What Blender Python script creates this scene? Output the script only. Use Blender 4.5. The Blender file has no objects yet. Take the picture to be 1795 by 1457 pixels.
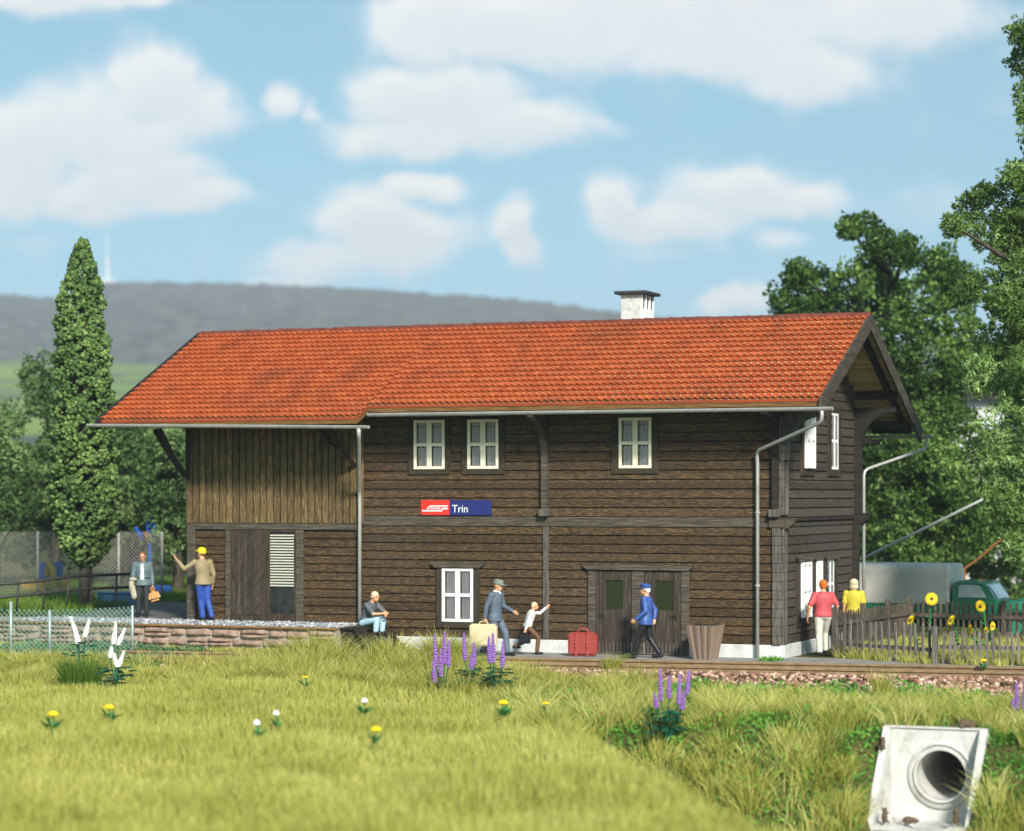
import bpy, bmesh, math, random
import numpy as np
from mathutils import Vector, Matrix, noise as mnoise
R = math.radians
SC = bpy.context.scene
COL = SC.collection
rng = np.random.default_rng(7)
random.seed(7)

# ------------------------------------------------------------------ camera
TH = R(22.3); CS, SN = math.cos(TH), math.sin(TH)
CAM = (15.822, -55.119, 3.804)
FPX, D0, R0 = 4300.0, 57.0, 6.2766
cam = bpy.data.cameras.new('camera'); camo = bpy.data.objects.new('camera', cam); COL.objects.link(camo)
camo.location = CAM; camo.rotation_euler = (R(90), 0, TH)
cam.sensor_width = 36; cam.lens = 36 * FPX / 1795; cam.shift_y = 139.5 / 1795
cam.clip_start = 0.5; cam.clip_end = 6000
cam.dof.use_dof = True; cam.dof.focus_distance = 57.5; cam.dof.aperture_fstop = 0.50
SC.camera = camo

# ------------------------------------------------------------------ light
SUN_EL, SUN_AZ = R(32), R(38)            # azimuth from the facade normal towards the gable end
sdir = Vector((math.sin(SUN_AZ) * math.cos(SUN_EL), -math.cos(SUN_AZ) * math.cos(SUN_EL), math.sin(SUN_EL)))
sl = bpy.data.lights.new('sun', 'SUN'); sl.energy = 4.7; sl.angle = R(7); sl.color = (1.0, 0.95, 0.87)
so = bpy.data.objects.new('sun', sl); COL.objects.link(so)
so.rotation_euler = sdir.to_track_quat('Z', 'Y').to_euler(); so.location = (20, -30, 40)
SC.view_settings.view_transform = 'Standard'; SC.view_settings.look = 'None'
SC.view_settings.exposure = 0.45; SC.view_settings.gamma = 1.0; SC.view_settings.use_curve_mapping = False
SC.cycles.use_denoising = True
SC.cycles.max_bounces = 6; SC.cycles.transparent_max_bounces = 8; SC.cycles.volume_bounces = 0

# ------------------------------------------------------------------ world: Nishita sky with cumulus clouds
W = bpy.data.worlds.new('World'); SC.world = W; W.use_nodes = True
nt = W.node_tree; N = nt.nodes; L = nt.links; N.clear()
def nd(t, **k):
    n = N.new(t)
    for a, b in k.items(): setattr(n, a, b)
    return n
def mth(op, a, b=None, c=None, clamp=False):
    n = nd('ShaderNodeMath', operation=op); n.use_clamp = clamp
    for i, x in enumerate((a, b, c)):
        if x is None: continue
        if isinstance(x, (int, float)): n.inputs[i].default_value = x
        else: L.new(x, n.inputs[i])
    return n.outputs[0]
def vmt(op, a, b=None):
    n = nd('ShaderNodeVectorMath', operation=op)
    for i, x in enumerate((a, b)):
        if x is None: continue
        if isinstance(x, tuple): n.inputs[i].default_value = x
        else: L.new(x, n.inputs[i])
    return n
def build_sky():
    tc = nd('ShaderNodeTexCoord'); gen = tc.outputs['Generated']
    up = vmt('ADD', gen, (0, 0, 0.22)); upn = vmt('NORMALIZE', up.outputs[0])
    sky = nd('ShaderNodeTexSky', sky_type='NISHITA'); sky.sun_disc = False
    sky.sun_elevation = SUN_EL; sky.sun_rotation = math.atan2(sdir.x, sdir.y)
    sky.air_density = 1.0; sky.dust_density = 0.6; sky.ozone_density = 1.0
    L.new(upn.outputs[0], sky.inputs['Vector'])
    fw = vmt('DOT_PRODUCT', gen, (-SN, CS, 0)).outputs['Value']
    rt = vmt('DOT_PRODUCT', gen, (CS, SN, 0)).outputs['Value']
    zz = vmt('DOT_PRODUCT', gen, (0, 0, 1)).outputs['Value']
    fwc = mth('MAXIMUM', fw, 0.15)
    p = mth('DIVIDE', rt, fwc); q = mth('DIVIDE', zz, fwc)
    cb = nd('ShaderNodeCombineXYZ'); L.new(p, cb.inputs[0]); L.new(q, cb.inputs[1])
    # edges of the clouds are ragged: warp the lookup
    nz = nd('ShaderNodeTexNoise'); nz.inputs['Scale'].default_value = 26; nz.inputs['Detail'].default_value = 6; nz.inputs['Roughness'].default_value = 0.6
    L.new(cb.outputs[0], nz.inputs['Vector'])
    wv = vmt('SUBTRACT', nz.outputs['Color'], (0.5, 0.5, 0.5)); ws = vmt('MULTIPLY', wv.outputs[0], (0.034, 0.022, 0))
    co = vmt('ADD', cb.outputs[0], ws.outputs[0]).outputs[0]
    blobs = [(270,150,70,55),(130,205,110,62),(330,188,85,45),(30,255,90,75),(200,235,120,45),
             (245,305,105,50),(335,345,100,28),(160,345,90,34),(15,320,70,50),(490,175,40,28),(548,195,16,18),
             (80,-8,190,28),(230,2,60,18),(690,165,70,48),(800,170,110,55),(720,235,120,38),(880,220,130,40),(1010,225,90,20),
             (740,40,85,70),(900,50,160,60),(1080,30,200,75),(1300,30,250,85),(1410,120,110,52),(1560,20,160,55),(1250,90,200,40),
             (740,322,60,22),(640,372,85,45),(700,412,110,50),(560,452,95,40),(510,485,75,18),(895,382,42,38),(915,430,34,34),
             (1080,358,55,42),(1290,338,105,42),(1400,345,85,24),(1190,385,110,34),(1365,420,55,17),(1180,430,90,22),(1285,525,55,22),
             (1640,370,120,40),(60,420,120,18),(1745,140,90,60)]
    wts = {39: 0.35, 40: 0.3, 41: 0.25, 37: 0.45, 29: .6, 28: .75, 9: .7, 10: .55, 17: .5, 36: .55}
    n2 = nd('ShaderNodeTexNoise'); n2.inputs['Scale'].default_value = 34; n2.inputs['Detail'].default_value = 9; n2.inputs['Roughness'].default_value = 0.58
    def field(vec):
        tot = None
        for i, (u, v, a, b) in enumerate(blobs):
            c0 = ((u - 897.5) / FPX, (868 - v) / FPX, 0)
            d = vmt('SUBTRACT', vec, c0); e = vmt('MULTIPLY', d.outputs[0], (FPX / a / 1.16, FPX / b / 1.2, 0))
            l2 = vmt('DOT_PRODUCT', e.outputs[0], e.outputs[0]).outputs['Value']
            g = mth('POWER', 2.2, mth('MULTIPLY', mth('POWER', l2, 1.5), -1))
            g = mth('MULTIPLY', g, wts.get(i, 1.0))
            tot = g if tot is None else mth('MAXIMUM', mth('ADD', mth('MULTIPLY', tot, .5), mth('MULTIPLY', g, .5)), mth('MAXIMUM', tot, g))
        return tot
    L.new(co, n2.inputs['Vector'])
    f = mth('ADD', field(co), mth('MULTIPLY', mth('SUBTRACT', n2.outputs['Fac'], 0.5), 1.15))
    cu = vmt('ADD', co, (-0.0035, 0.0065, 0)).outputs[0]
    n4 = nd('ShaderNodeTexNoise'); n4.inputs['Scale'].default_value = 34; n4.inputs['Detail'].default_value = 5; n4.inputs['Roughness'].default_value = 0.5; L.new(cu, n4.inputs['Vector'])
    fu = mth('ADD', field(cu), mth('MULTIPLY', mth('SUBTRACT', n4.outputs['Fac'], 0.5), 0.95))
    mr = nd('ShaderNodeMapRange', interpolation_type='SMOOTHSTEP')
    mr.inputs['From Min'].default_value = 0.06; mr.inputs['From Max'].default_value = 0.88
    L.new(f, mr.inputs['Value'])
    front = mth('GREATER_THAN', fw, 0.2)
    al = mth('MULTIPLY', mth('MULTIPLY', mr.outputs[0], front), 0.95)
    # tops facing the sun are white, what lies under more cloud is greyer
    cr = nd('ShaderNodeValToRGB'); cr.color_ramp.elements[0].position = 0.25; cr.color_ramp.elements[1].position = 1.0
    cr.color_ramp.elements[0].color = (5.3, 5.25, 5.05, 1); cr.color_ramp.elements[1].color = (4.3, 4.5, 4.6, 1)
    L.new(fu, cr.inputs['Fac'])
    tint = nd('ShaderNodeMixRGB', blend_type='MULTIPLY'); tint.inputs[0].default_value = 1
    L.new(sky.outputs[0], tint.inputs[1]); tint.inputs[2].default_value = SKYTINT
    mx = nd('ShaderNodeMixRGB'); L.new(al, mx.inputs[0]); L.new(tint.outputs[0], mx.inputs[1]); L.new(cr.outputs[0], mx.inputs[2])
    bg = nd('ShaderNodeBackground'); bg.inputs['Strength'].default_value = 0.15; L.new(mx.outputs[0], bg.inputs['Color'])
    out = nd('ShaderNodeOutputWorld'); L.new(bg.outputs[0], out.inputs['Surface'])
SKYTINT = (0.80, 1.05, 0.88, 1)
build_sky()

# ------------------------------------------------------------------ helpers
def at(u, v, d):
    """the point of the place that lies d metres in front of the camera along the sight line (u, v)"""
    a = (u - 897.5) / FPX * d - R0; b = d - D0
    return Vector((a * CS - b * SN, a * SN + b * CS, 3.8044 + (868 - v) * d / FPX))
def onz(u, v, z):
    return at(u, v, (z - 3.8044) * FPX / (868 - v))
def tag(o, label=None, cat=None, group=None, kind=None):
    for k, x in (('label', label), ('category', cat), ('group', group), ('kind', kind)):
        if x: o[k] = x
    return o
def empty(name, loc=(0, 0, 0), label=None, cat=None, group=None, rz=0):
    o = bpy.data.objects.new(name, None); COL.objects.link(o); o.location = loc; o.rotation_euler = (0, 0, rz)
    o.empty_display_size = 0.2
    return tag(o, label, cat, group)
def link_mesh(name, me, mat, parent=None, smooth=False):
    o = bpy.data.objects.new(name, me); COL.objects.link(o)
    if mat is not None and not me.materials: me.materials.append(mat)
    if parent is not None: o.parent = parent
    if smooth: me.polygons.foreach_set('use_smooth', [True] * len(me.polygons))
    return o
class MB:
    def __init__(s): s.v = []; s.f = []
    def add(s, vs, fs):
        b = len(s.v); s.v += [tuple(x) for x in vs]; s.f += [tuple(b + i for i in f) for f in fs]; return s
    def box(s, x0, x1, y0, y1, z0, z1):
        return s.add([(x0,y0,z0),(x1,y0,z0),(x1,y1,z0),(x0,y1,z0),(x0,y0,z1),(x1,y0,z1),(x1,y1,z1),(x0,y1,z1)],
                     [(0,3,2,1),(4,5,6,7),(0,1,5,4),(1,2,6,5),(2,3,7,6),(3,0,4,7)])
    def cbox(s, x0, x1, y0, y1, z0, z1, c=0.012):
        """box with chamfered edges"""
        bm = bmesh.new(); r = bmesh.ops.create_cube(bm, size=1)
        for v in bm.verts: v.co = Vector((x0 + (v.co.x + .5) * (x1 - x0), y0 + (v.co.y + .5) * (y1 - y0), z0 + (v.co.z + .5) * (z1 - z0)))
        bmesh.ops.bevel(bm, geom=bm.edges[:], offset=c, segments=1, affect='EDGES')
        return s.bm(bm)
    def bm(s, bm):
        bm.verts.index_update()
        s.add([v.co[:] for v in bm.verts], [[v.index for v in f.verts] for f in bm.faces]); bm.free(); return s
    def prism(s, poly, axis, a, b):
        """polygon of 2-D points swept along axis x (points are y,z), y (x,z) or z (x,y)"""
        def P(p, t):
            return (t, p[0], p[1]) if axis == 'x' else (p[0], t, p[1]) if axis == 'y' else (p[0], p[1], t)
        n = len(poly)
        vs = [P(p, a) for p in poly] + [P(p, b) for p in poly]
        return s.add(vs, [tuple(range(n))[::-1], tuple(range(n, 2 * n))] + [(i, (i + 1) % n, n + (i + 1) % n, n + i) for i in range(n)])
    def tube(s, path, r, n=8, cap=True, flat=1.0):
        path = [Vector(p) for p in path]; rs = r if isinstance(r, (list, tuple)) else [r] * len(path)
        vs = []; fs = []; prev = None
        for i, p in enumerate(path):
            t = (path[min(i + 1, len(path) - 1)] - path[max(i - 1, 0)]).normalized()
            if prev is None:
                ref = Vector((0, 0, 1)) if abs(t.z) < .9 else Vector((1, 0, 0)); a = t.cross(ref).normalized()
            else: a = (prev - t * prev.dot(t)).normalized()
            prev = a; b = t.cross(a)
            for k in range(n):
                an = 2 * math.pi * k / n; vs.append(p + (a * math.cos(an) + b * math.sin(an) * flat) * rs[i])
        for i in range(len(path) - 1):
            for k in range(n):
                fs.append((i * n + k, i * n + (k + 1) % n, (i + 1) * n + (k + 1) % n, (i + 1) * n + k))
        if cap: fs += [tuple(range(n))[::-1], tuple((len(path) - 1) * n + k for k in range(n))]
        return s.add(vs, fs)
    def ball(s, c, r, sub=1, rot=None, jit=0.0):
        bm = bmesh.new(); bmesh.ops.create_icosphere(bm, subdivisions=sub, radius=1)
        r = r if isinstance(r, (tuple, list, Vector)) else (r, r, r)
        for v in bm.verts:
            k = 1 + (random.uniform(-jit, jit) if jit else 0)
            p = Vector((v.co.x * r[0] * k, v.co.y * r[1] * k, v.co.z * r[2] * k))
            if rot is not None: p = rot @ p
            v.co = p + Vector(c)
        return s.bm(bm)
    def cone(s, a, b, ra, rb, n=10):
        return s.tube([a, b], [ra, rb], n)
    def mesh(s, name):
        me = bpy.data.meshes.new(name); me.from_pydata(s.v, [], s.f); me.update(); return me
    def build(s, name, mat, parent=None, smooth=False, label=None):
        me = s.mesh(name)
        if parent is not None and parent.type == 'EMPTY' and parent.parent is None:
            l = parent.location
            if l.length > 1e-9: me.transform(Matrix.Translation(-l))
        elif parent is not None and parent.parent is not None and parent.parent.location.length > 1e-9:
            me.transform(Matrix.Translation(-parent.parent.location))
        o = link_mesh(name, me, mat, parent, smooth)
        if label: o['label'] = label
        return o
def copy_tree(o, parent=None):
    c = o.copy(); COL.objects.link(c); c.parent = parent
    for ch in [x for x in bpy.data.objects if x.parent == o]: copy_tree(ch, c)
    return c
def np_mesh(name, V, F, nper, mat, attrs=None, smooth=False):
    """fast mesh: V (n,3); F (m,nper) ints"""
    me = bpy.data.meshes.new(name); V = np.asarray(V, np.float32); F = np.asarray(F, np.int32)
    me.vertices.add(len(V)); me.vertices.foreach_set('co', V.ravel())
    me.loops.add(F.size); me.loops.foreach_set('vertex_index', F.ravel())
    me.polygons.add(len(F)); me.polygons.foreach_set('loop_start', np.arange(0, F.size, nper, dtype=np.int32))
    me.update(calc_edges=True)
    for k, a in (attrs or {}).items():
        at_ = me.attributes.new(k, 'FLOAT', 'POINT'); at_.data.foreach_set('value', np.asarray(a, np.float32))
    if smooth: me.polygons.foreach_set('use_smooth', np.ones(len(F), bool))
    me.materials.append(mat)
    return me
def fbm(x, y, z=0.0, oct=4):
    return mnoise.fractal(Vector((x, y, z)), 1.0, 2.0, oct)

# ------------------------------------------------------------------ materials
def new_mat(name):
    m = bpy.data.materials.new(name); m.use_nodes = True; t = m.node_tree
    return m, t, t.nodes['Principled BSDF']
def nlink(t, a, b): t.links.new(a, b)
def mat_plain(name, col, rough=0.6, metal=0.0, var=0.12, scale=12, bump=0.0, spec=0.4, coat=0.0, stretch=(1, 1, 1), dirt=None, dirt_amt=0.5, dirt_scale=3.0):
    """painted / plastic / metal surface with slight unevenness; optional dirt blotches of their own shape"""
    m, t, b = new_mat(name); n = t.nodes
    b.inputs['Roughness'].default_value = rough; b.inputs['Metallic'].default_value = metal
    b.inputs['Specular IOR Level'].default_value = spec; b.inputs['Coat Weight'].default_value = coat
    tc = n.new('ShaderNodeTexCoord'); mp = n.new('ShaderNodeMapping'); mp.inputs['Scale'].default_value = stretch
    nlink(t, tc.outputs['Object'], mp.inputs['Vector'])
    nz = n.new('ShaderNodeTexNoise'); nz.inputs['Scale'].default_value = scale; nz.inputs['Detail'].default_value = 5
    nlink(t, mp.outputs[0], nz.inputs['Vector'])
    cr = n.new('ShaderNodeValToRGB'); e = cr.color_ramp.elements
    e[0].position = 0.3; e[1].position = 0.7
    e[0].color = tuple(c * (1 - var) for c in col) + (1,); e[1].color = tuple(min(1, c * (1 + var)) for c in col) + (1,)
    nlink(t, nz.outputs['Fac'], cr.inputs['Fac']); out = cr.outputs[0]
    if dirt:
        n2 = n.new('ShaderNodeTexNoise'); n2.inputs['Scale'].default_value = dirt_scale; n2.inputs['Detail'].default_value = 7; n2.inputs['Roughness'].default_value = 0.65
        nlink(t, mp.outputs[0], n2.inputs['Vector'])
        mr = n.new('ShaderNodeMapRange'); mr.inputs['From Min'].default_value = 0.48; mr.inputs['From Max'].default_value = 0.72; mr.inputs['To Max'].default_value = dirt_amt
        nlink(t, n2.outputs['Fac'], mr.inputs['Value'])
        mx = n.new('ShaderNodeMixRGB'); nlink(t, mr.outputs[0], mx.inputs[0]); nlink(t, out, mx.inputs[1]); mx.inputs[2].default_value = tuple(dirt) + (1,); out = mx.outputs[0]
    nlink(t, out, b.inputs['Base Color'])
    if bump:
        bp = n.new('ShaderNodeBump'); bp.inputs['Strength'].default_value = bump; bp.inputs['Distance'].default_value = 0.02
        nlink(t, nz.outputs['Fac'], bp.inputs['Height']); nlink(t, bp.outputs[0], b.inputs['Normal'])
    return m
def mat_wood(name, dark, mid, light, stretch=(1.4, 1.4, 26), pitch=0.211, axis=2, off=0.0, rough=0.75, fleck=0.5, dust=None, dust_amt=0.35):
    """dry-brushed weathered timber: grain streaks, tone per board, pale flecks"""
    m, t, b = new_mat(name); n = t.nodes; b.inputs['Roughness'].default_value = rough; b.inputs['Specular IOR Level'].default_value = 0.25
    tc = n.new('ShaderNodeTexCoord'); mp = n.new('ShaderNodeMapping'); mp.inputs['Scale'].default_value = stretch
    nlink(t, tc.outputs['Object'], mp.inputs['Vector'])
    # tone per board
    sp = n.new('ShaderNodeSeparateXYZ'); nlink(t, tc.outputs['Object'], sp.inputs[0])
    ma = n.new('ShaderNodeMath'); ma.operation = 'MULTIPLY_ADD'; ma.inputs[1].default_value = 1 / pitch; ma.inputs[2].default_value = off
    nlink(t, sp.outputs[axis], ma.inputs[0]); fl = n.new('ShaderNodeMath'); fl.operation = 'FLOOR'; nlink(t, ma.outputs[0], fl.inputs[0])
    wn = n.new('ShaderNodeTexWhiteNoise'); wn.noise_dimensions = '1D'; nlink(t, fl.outputs[0], wn.inputs['W'])
    ad = n.new('ShaderNodeVectorMath'); ad.operation = 'MULTIPLY_ADD'; nlink(t, wn.outputs['Color'], ad.inputs[0]); ad.inputs[1].default_value = (7, 7, 7); nlink(t, mp.outputs[0], ad.inputs[2])
    nz = n.new('ShaderNodeTexNoise'); nz.inputs['Scale'].default_value = 1.6; nz.inputs['Detail'].default_value = 9; nz.inputs['Roughness'].default_value = 0.68
    nlink(t, ad.outputs[0], nz.inputs['Vector'])
    cr = n.new('ShaderNodeValToRGB'); e = cr.color_ramp.elements
    e[0].position = 0.34; e[0].color = tuple(dark) + (1,); e[1].position = 0.67; e[1].color = tuple(light) + (1,)
    e2 = e.new(0.50); e2.color = tuple(mid) + (1,)
    nlink(t, nz.outputs['Fac'], cr.inputs['Fac'])
    hs = n.new('ShaderNodeHueSaturation')
    mv = n.new('ShaderNodeMapRange'); mv.inputs['To Min'].default_value = 0.72; mv.inputs['To Max'].default_value = 1.28; nlink(t, wn.outputs['Value'], mv.inputs['Value'])
    nlink(t, mv.outputs[0], hs.inputs['Value']); nlink(t, cr.outputs[0], hs.inputs['Color'])
    # flecks
    m2 = n.new('ShaderNodeMapping'); m2.inputs['Scale'].default_value = tuple(s * 1.3 + 6 for s in stretch); nlink(t, tc.outputs['Object'], m2.inputs['Vector'])
    n2 = n.new('ShaderNodeTexNoise'); n2.inputs['Scale'].default_value = 3.2; n2.inputs['Detail'].default_value = 3; nlink(t, m2.outputs[0], n2.inputs['Vector'])
    mr = n.new('ShaderNodeMapRange'); mr.inputs['From Min'].default_value = 0.55; mr.inputs['From Max'].default_value = 0.78; mr.inputs['To Max'].default_value = fleck; nlink(t, n2.outputs['Fac'], mr.inputs['Value'])
    mx = n.new('ShaderNodeMixRGB'); nlink(t, mr.outputs[0], mx.inputs[0]); nlink(t, hs.outputs[0], mx.inputs[1]); mx.inputs[2].default_value = tuple(min(1, c * 1.7) for c in light) + (1,)
    out = mx.outputs[0]
    if dust:
        n3 = n.new('ShaderNodeTexNoise'); n3.inputs['Scale'].default_value = 0.55; n3.inputs['Detail'].default_value = 6; nlink(t, tc.outputs['Object'], n3.inputs['Vector'])
        m3 = n.new('ShaderNodeMapRange'); m3.inputs['From Min'].default_value = 0.42; m3.inputs['From Max'].default_value = 0.7; m3.inputs['To Max'].default_value = dust_amt; nlink(t, n3.outputs['Fac'], m3.inputs['Value'])
        x3 = n.new('ShaderNodeMixRGB'); nlink(t, m3.outputs[0], x3.inputs[0]); nlink(t, out, x3.inputs[1]); x3.inputs[2].default_value = tuple(dust) + (1,); out = x3.outputs[0]
    nlink(t, out, b.inputs['Base Color'])
    bp = n.new('ShaderNodeBump'); bp.inputs['Strength'].default_value = 0.5; bp.inputs['Distance'].default_value = 0.015
    nlink(t, nz.outputs['Fac'], bp.inputs['Height']); nlink(t, bp.outputs[0], b.inputs['Normal'])
    return m
def mat_leaf(name, c0, c1, c2, rough=0.6, transl=0.25, attr='tint'):
    """foliage: tone from the per-leaf random attribute"""
    m, t, b = new_mat(name); n = t.nodes; b.inputs['Roughness'].default_value = rough; b.inputs['Specular IOR Level'].default_value = 0.2
    a = n.new('ShaderNodeAttribute'); a.attribute_name = attr
    cr = n.new('ShaderNodeValToRGB'); e = cr.color_ramp.elements
    e[0].position = 0.0; e[0].color = tuple(c0) + (1,); e[1].position = 1.0; e[1].color = tuple(c2) + (1,); k = e.new(0.5); k.color = tuple(c1) + (1,)
    nlink(t, a.outputs['Fac'], cr.inputs['Fac']); nlink(t, cr.outputs[0], b.inputs['Base Color'])
    if transl:
        tr = n.new('ShaderNodeBsdfTranslucent'); nlink(t, cr.outputs[0], tr.inputs['Color'])
        mx = n.new('ShaderNodeMixShader'); mx.inputs[0].default_value = transl
        nlink(t, b.outputs[0], mx.inputs[1]); nlink(t, tr.outputs[0], mx.inputs[2]); nlink(t, mx.outputs[0], n['Material Output'].inputs['Surface'])
    return m
def mat_glass_pane(name, col=(0.02, 0.025, 0.02), rough=0.03):
    m, t, b = new_mat(name)
    b.inputs['Base Color'].default_value = tuple(col) + (1,); b.inputs['Roughness'].default_value = rough
    b.inputs['Specular IOR Level'].default_value = 0.9; b.inputs['Coat Weight'].default_value = 0.6; b.inputs['Coat Roughness'].default_value = 0.02
    return m
M = {}
M['board'] = mat_wood('weathered_board', (0.009, 0.006, 0.004), (0.048, 0.029, 0.014), (0.185, 0.112, 0.050), fleck=0.75, dust=(0.090, 0.074, 0.060), dust_amt=0.16, off=-0.47, stretch=(4.5, 4.5, 34))
M['board_side'] = mat_wood('weathered_gable_board', (0.015, 0.012, 0.009), (0.058, 0.044, 0.034), (0.150, 0.118, 0.092), dust=(0.11, 0.095, 0.082), dust_amt=0.30, off=-0.47, stretch=(4.5, 4.5, 34))
M['vboard'] = mat_wood('pale_upright_board', (0.024, 0.016, 0.006), (0.110, 0.074, 0.030), (0.270, 0.185, 0.085), stretch=(26, 26, 2.2), pitch=0.195, axis=0, fleck=0.8)
M['beam'] = mat_wood('grey_beam', (0.022, 0.018, 0.013), (0.070, 0.056, 0.041), (0.150, 0.126, 0.098), pitch=5, fleck=0.4)
M['post'] = mat_wood('grey_post', (0.030, 0.025, 0.021), (0.090, 0.077, 0.064), (0.19, 0.168, 0.142), stretch=(26, 26, 1.4), pitch=5, fleck=0.4)
M['casing'] = mat_wood('dark_casing', (0.014, 0.010, 0.007), (0.040, 0.029, 0.019), (0.085, 0.064, 0.042), stretch=(20, 20, 2), pitch=5, fleck=0.3)
M['darkwood'] = mat_wood('dark_stained_wood', (0.008, 0.007, 0.006), (0.022, 0.018, 0.014), (0.055, 0.045, 0.035), pitch=5, fleck=0.2)
M['door'] = mat_wood('door_board', (0.014, 0.010, 0.008), (0.045, 0.034, 0.025), (0.105, 0.082, 0.060), stretch=(30, 30, 1.4), pitch=0.093, axis=0, fleck=0.4)
M['soffit'] = mat_wood('tan_soffit', (0.38, 0.28, 0.15), (0.60, 0.45, 0.25), (0.72, 0.56, 0.33), stretch=(1.2, 20, 20), pitch=0.12, axis=1, fleck=0.2)
M['fascia'] = mat_wood('ochre_fascia', (0.10, 0.05, 0.015), (0.20, 0.10, 0.03), (0.30, 0.16, 0.05), pitch=5, fleck=0.2)
M['fence'] = mat_wood('grey_picket', (0.050, 0.043, 0.037), (0.140, 0.122, 0.106), (0.26, 0.235, 0.21), stretch=(26, 26, 1.4), pitch=0.117, axis=0, fleck=0.3)
M['fence_dark'] = mat_wood('brown_picket', (0.030, 0.024, 0.018), (0.085, 0.066, 0.050), (0.18, 0.15, 0.12), stretch=(26, 26, 1.4), pitch=0.117, axis=0, fleck=0.3)
M['plinth'] = mat_plain('white_plinth', (0.62, 0.62, 0.61), 0.85, var=0.10, scale=14, bump=0.4, dirt=(0.33, 0.32, 0.30), dirt_amt=0.55, dirt_scale=2.5)
M['chimney'] = mat_plain('chimney_render', (0.60, 0.58, 0.54), 0.9, var=0.16, scale=9, bump=0.5, dirt=(0.22, 0.21, 0.20), dirt_amt=0.6, dirt_scale=5)
M['slate'] = mat_plain('chimney_slab', (0.035, 0.033, 0.034), 0.7)
M['zinc'] = mat_plain('zinc', (0.47, 0.47, 0.45), 0.40, metal=0.25, var=0.14, scale=6, dirt=(0.20, 0.19, 0.16), dirt_amt=0.5)
M['cream'] = mat_plain('shaded_white_frame', (0.80, 0.76, 0.58), 0.5, var=0.04)  # upper front frames: white paint with the eaves' shade put into its colour
M['white'] = mat_plain('white_frame', (0.86, 0.86, 0.84), 0.5, var=0.03)
M['curtain'] = mat_plain('grey_curtain', (0.40, 0.36, 0.355), 0.9, var=0.22, scale=3, stretch=(9, 9, 0.25))
M['pane'] = mat_glass_pane('door_glass', (0.020, 0.028, 0.010))  # green of the mirrored grass is put into the glass colour
M['paned'] = mat_plain('dirty_glass', (0.020, 0.022, 0.020), 0.25, var=0.5, scale=5, dirt=(0.06, 0.065, 0.058), dirt_amt=0.6, dirt_scale=6)
def mat_window_glass():
    m, t, b = new_mat('window_glass'); n = t.nodes
    b.inputs['Base Color'].default_value = (1, 1, 1, 1); b.inputs['Transmission Weight'].default_value = 1; b.inputs['Roughness'].default_value = 0.02; b.inputs['IOR'].default_value = 1.06
    return m
M['wglass'] = mat_window_glass()
M['louvre'] = mat_plain('louvre_slat', (0.50, 0.48, 0.39), 0.6, var=0.08)
M['black'] = mat_plain('black', (0.010, 0.010, 0.010), 0.7)
M['iron'] = mat_plain('dark_iron', (0.05, 0.048, 0.045), 0.5, metal=0.4)
def mat_tile():
    m, t, b = new_mat('clay_tile'); n = t.nodes; b.inputs['Roughness'].default_value = 0.48; b.inputs['Specular IOR Level'].default_value = 0.35
    tc = n.new('ShaderNodeTexCoord'); a = n.new('ShaderNodeAttribute'); a.attribute_name = 'tint'
    cr = n.new('ShaderNodeValToRGB'); e = cr.color_ramp.elements
    e[0].position = 0; e[0].color = (0.31, 0.056, 0.013, 1); e[1].position = 1; e[1].color = (0.45, 0.105, 0.026, 1); k = e.new(0.5); k.color = (0.385, 0.078, 0.018, 1)
    nlink(t, a.outputs['Fac'], cr.inputs['Fac'])
    mp = n.new('ShaderNodeMapping'); mp.inputs['Scale'].default_value = (1.0, 0.55, 0.55); nlink(t, tc.outputs['Object'], mp.inputs['Vector'])
    nz = n.new('ShaderNodeTexNoise'); nz.inputs['Scale'].default_value = 0.9; nz.inputs['Detail'].default_value = 8; nz.inputs['Roughness'].default_value = 0.66; nlink(t, mp.outputs[0], nz.inputs['Vector'])
    mr = n.new('ShaderNodeMapRange'); mr.inputs['From Min'].default_value = 0.50; mr.inputs['From Max'].default_value = 0.74; mr.inputs['To Max'].default_value = 0.62; nlink(t, nz.outputs['Fac'], mr.inputs['Value'])
    mx = n.new('ShaderNodeMixRGB'); nlink(t, mr.outputs[0], mx.inputs[0]); nlink(t, cr.outputs[0], mx.inputs[1]); mx.inputs[2].default_value = (0.12, 0.036, 0.018, 1)
    n2 = n.new('ShaderNodeTexNoise'); n2.inputs['Scale'].default_value = 26; n2.inputs['Detail'].default_value = 3; nlink(t, tc.outputs['Object'], n2.inputs['Vector'])
    m2 = n.new('ShaderNodeMapRange'); m2.inputs['From Min'].default_value = 0.58; m2.inputs['From Max'].default_value = 0.75; m2.inputs['To Max'].default_value = 0.25; nlink(t, n2.outputs['Fac'], m2.inputs['Value'])
    x2 = n.new('ShaderNodeMixRGB'); nlink(t, m2.outputs[0], x2.inputs[0]); nlink(t, mx.outputs[0], x2.inputs[1]); x2.inputs[2].default_value = (0.16, 0.05, 0.028, 1)
    nlink(t, x2.outputs[0], b.inputs['Base Color'])
    return m
M['tile'] = mat_tile()
M['ridge'] = mat_plain('ridge_tile', (0.17, 0.038, 0.018), 0.55, var=0.3, scale=4, dirt=(0.10, 0.035, 0.02), dirt_amt=0.8, dirt_scale=3)
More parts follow.
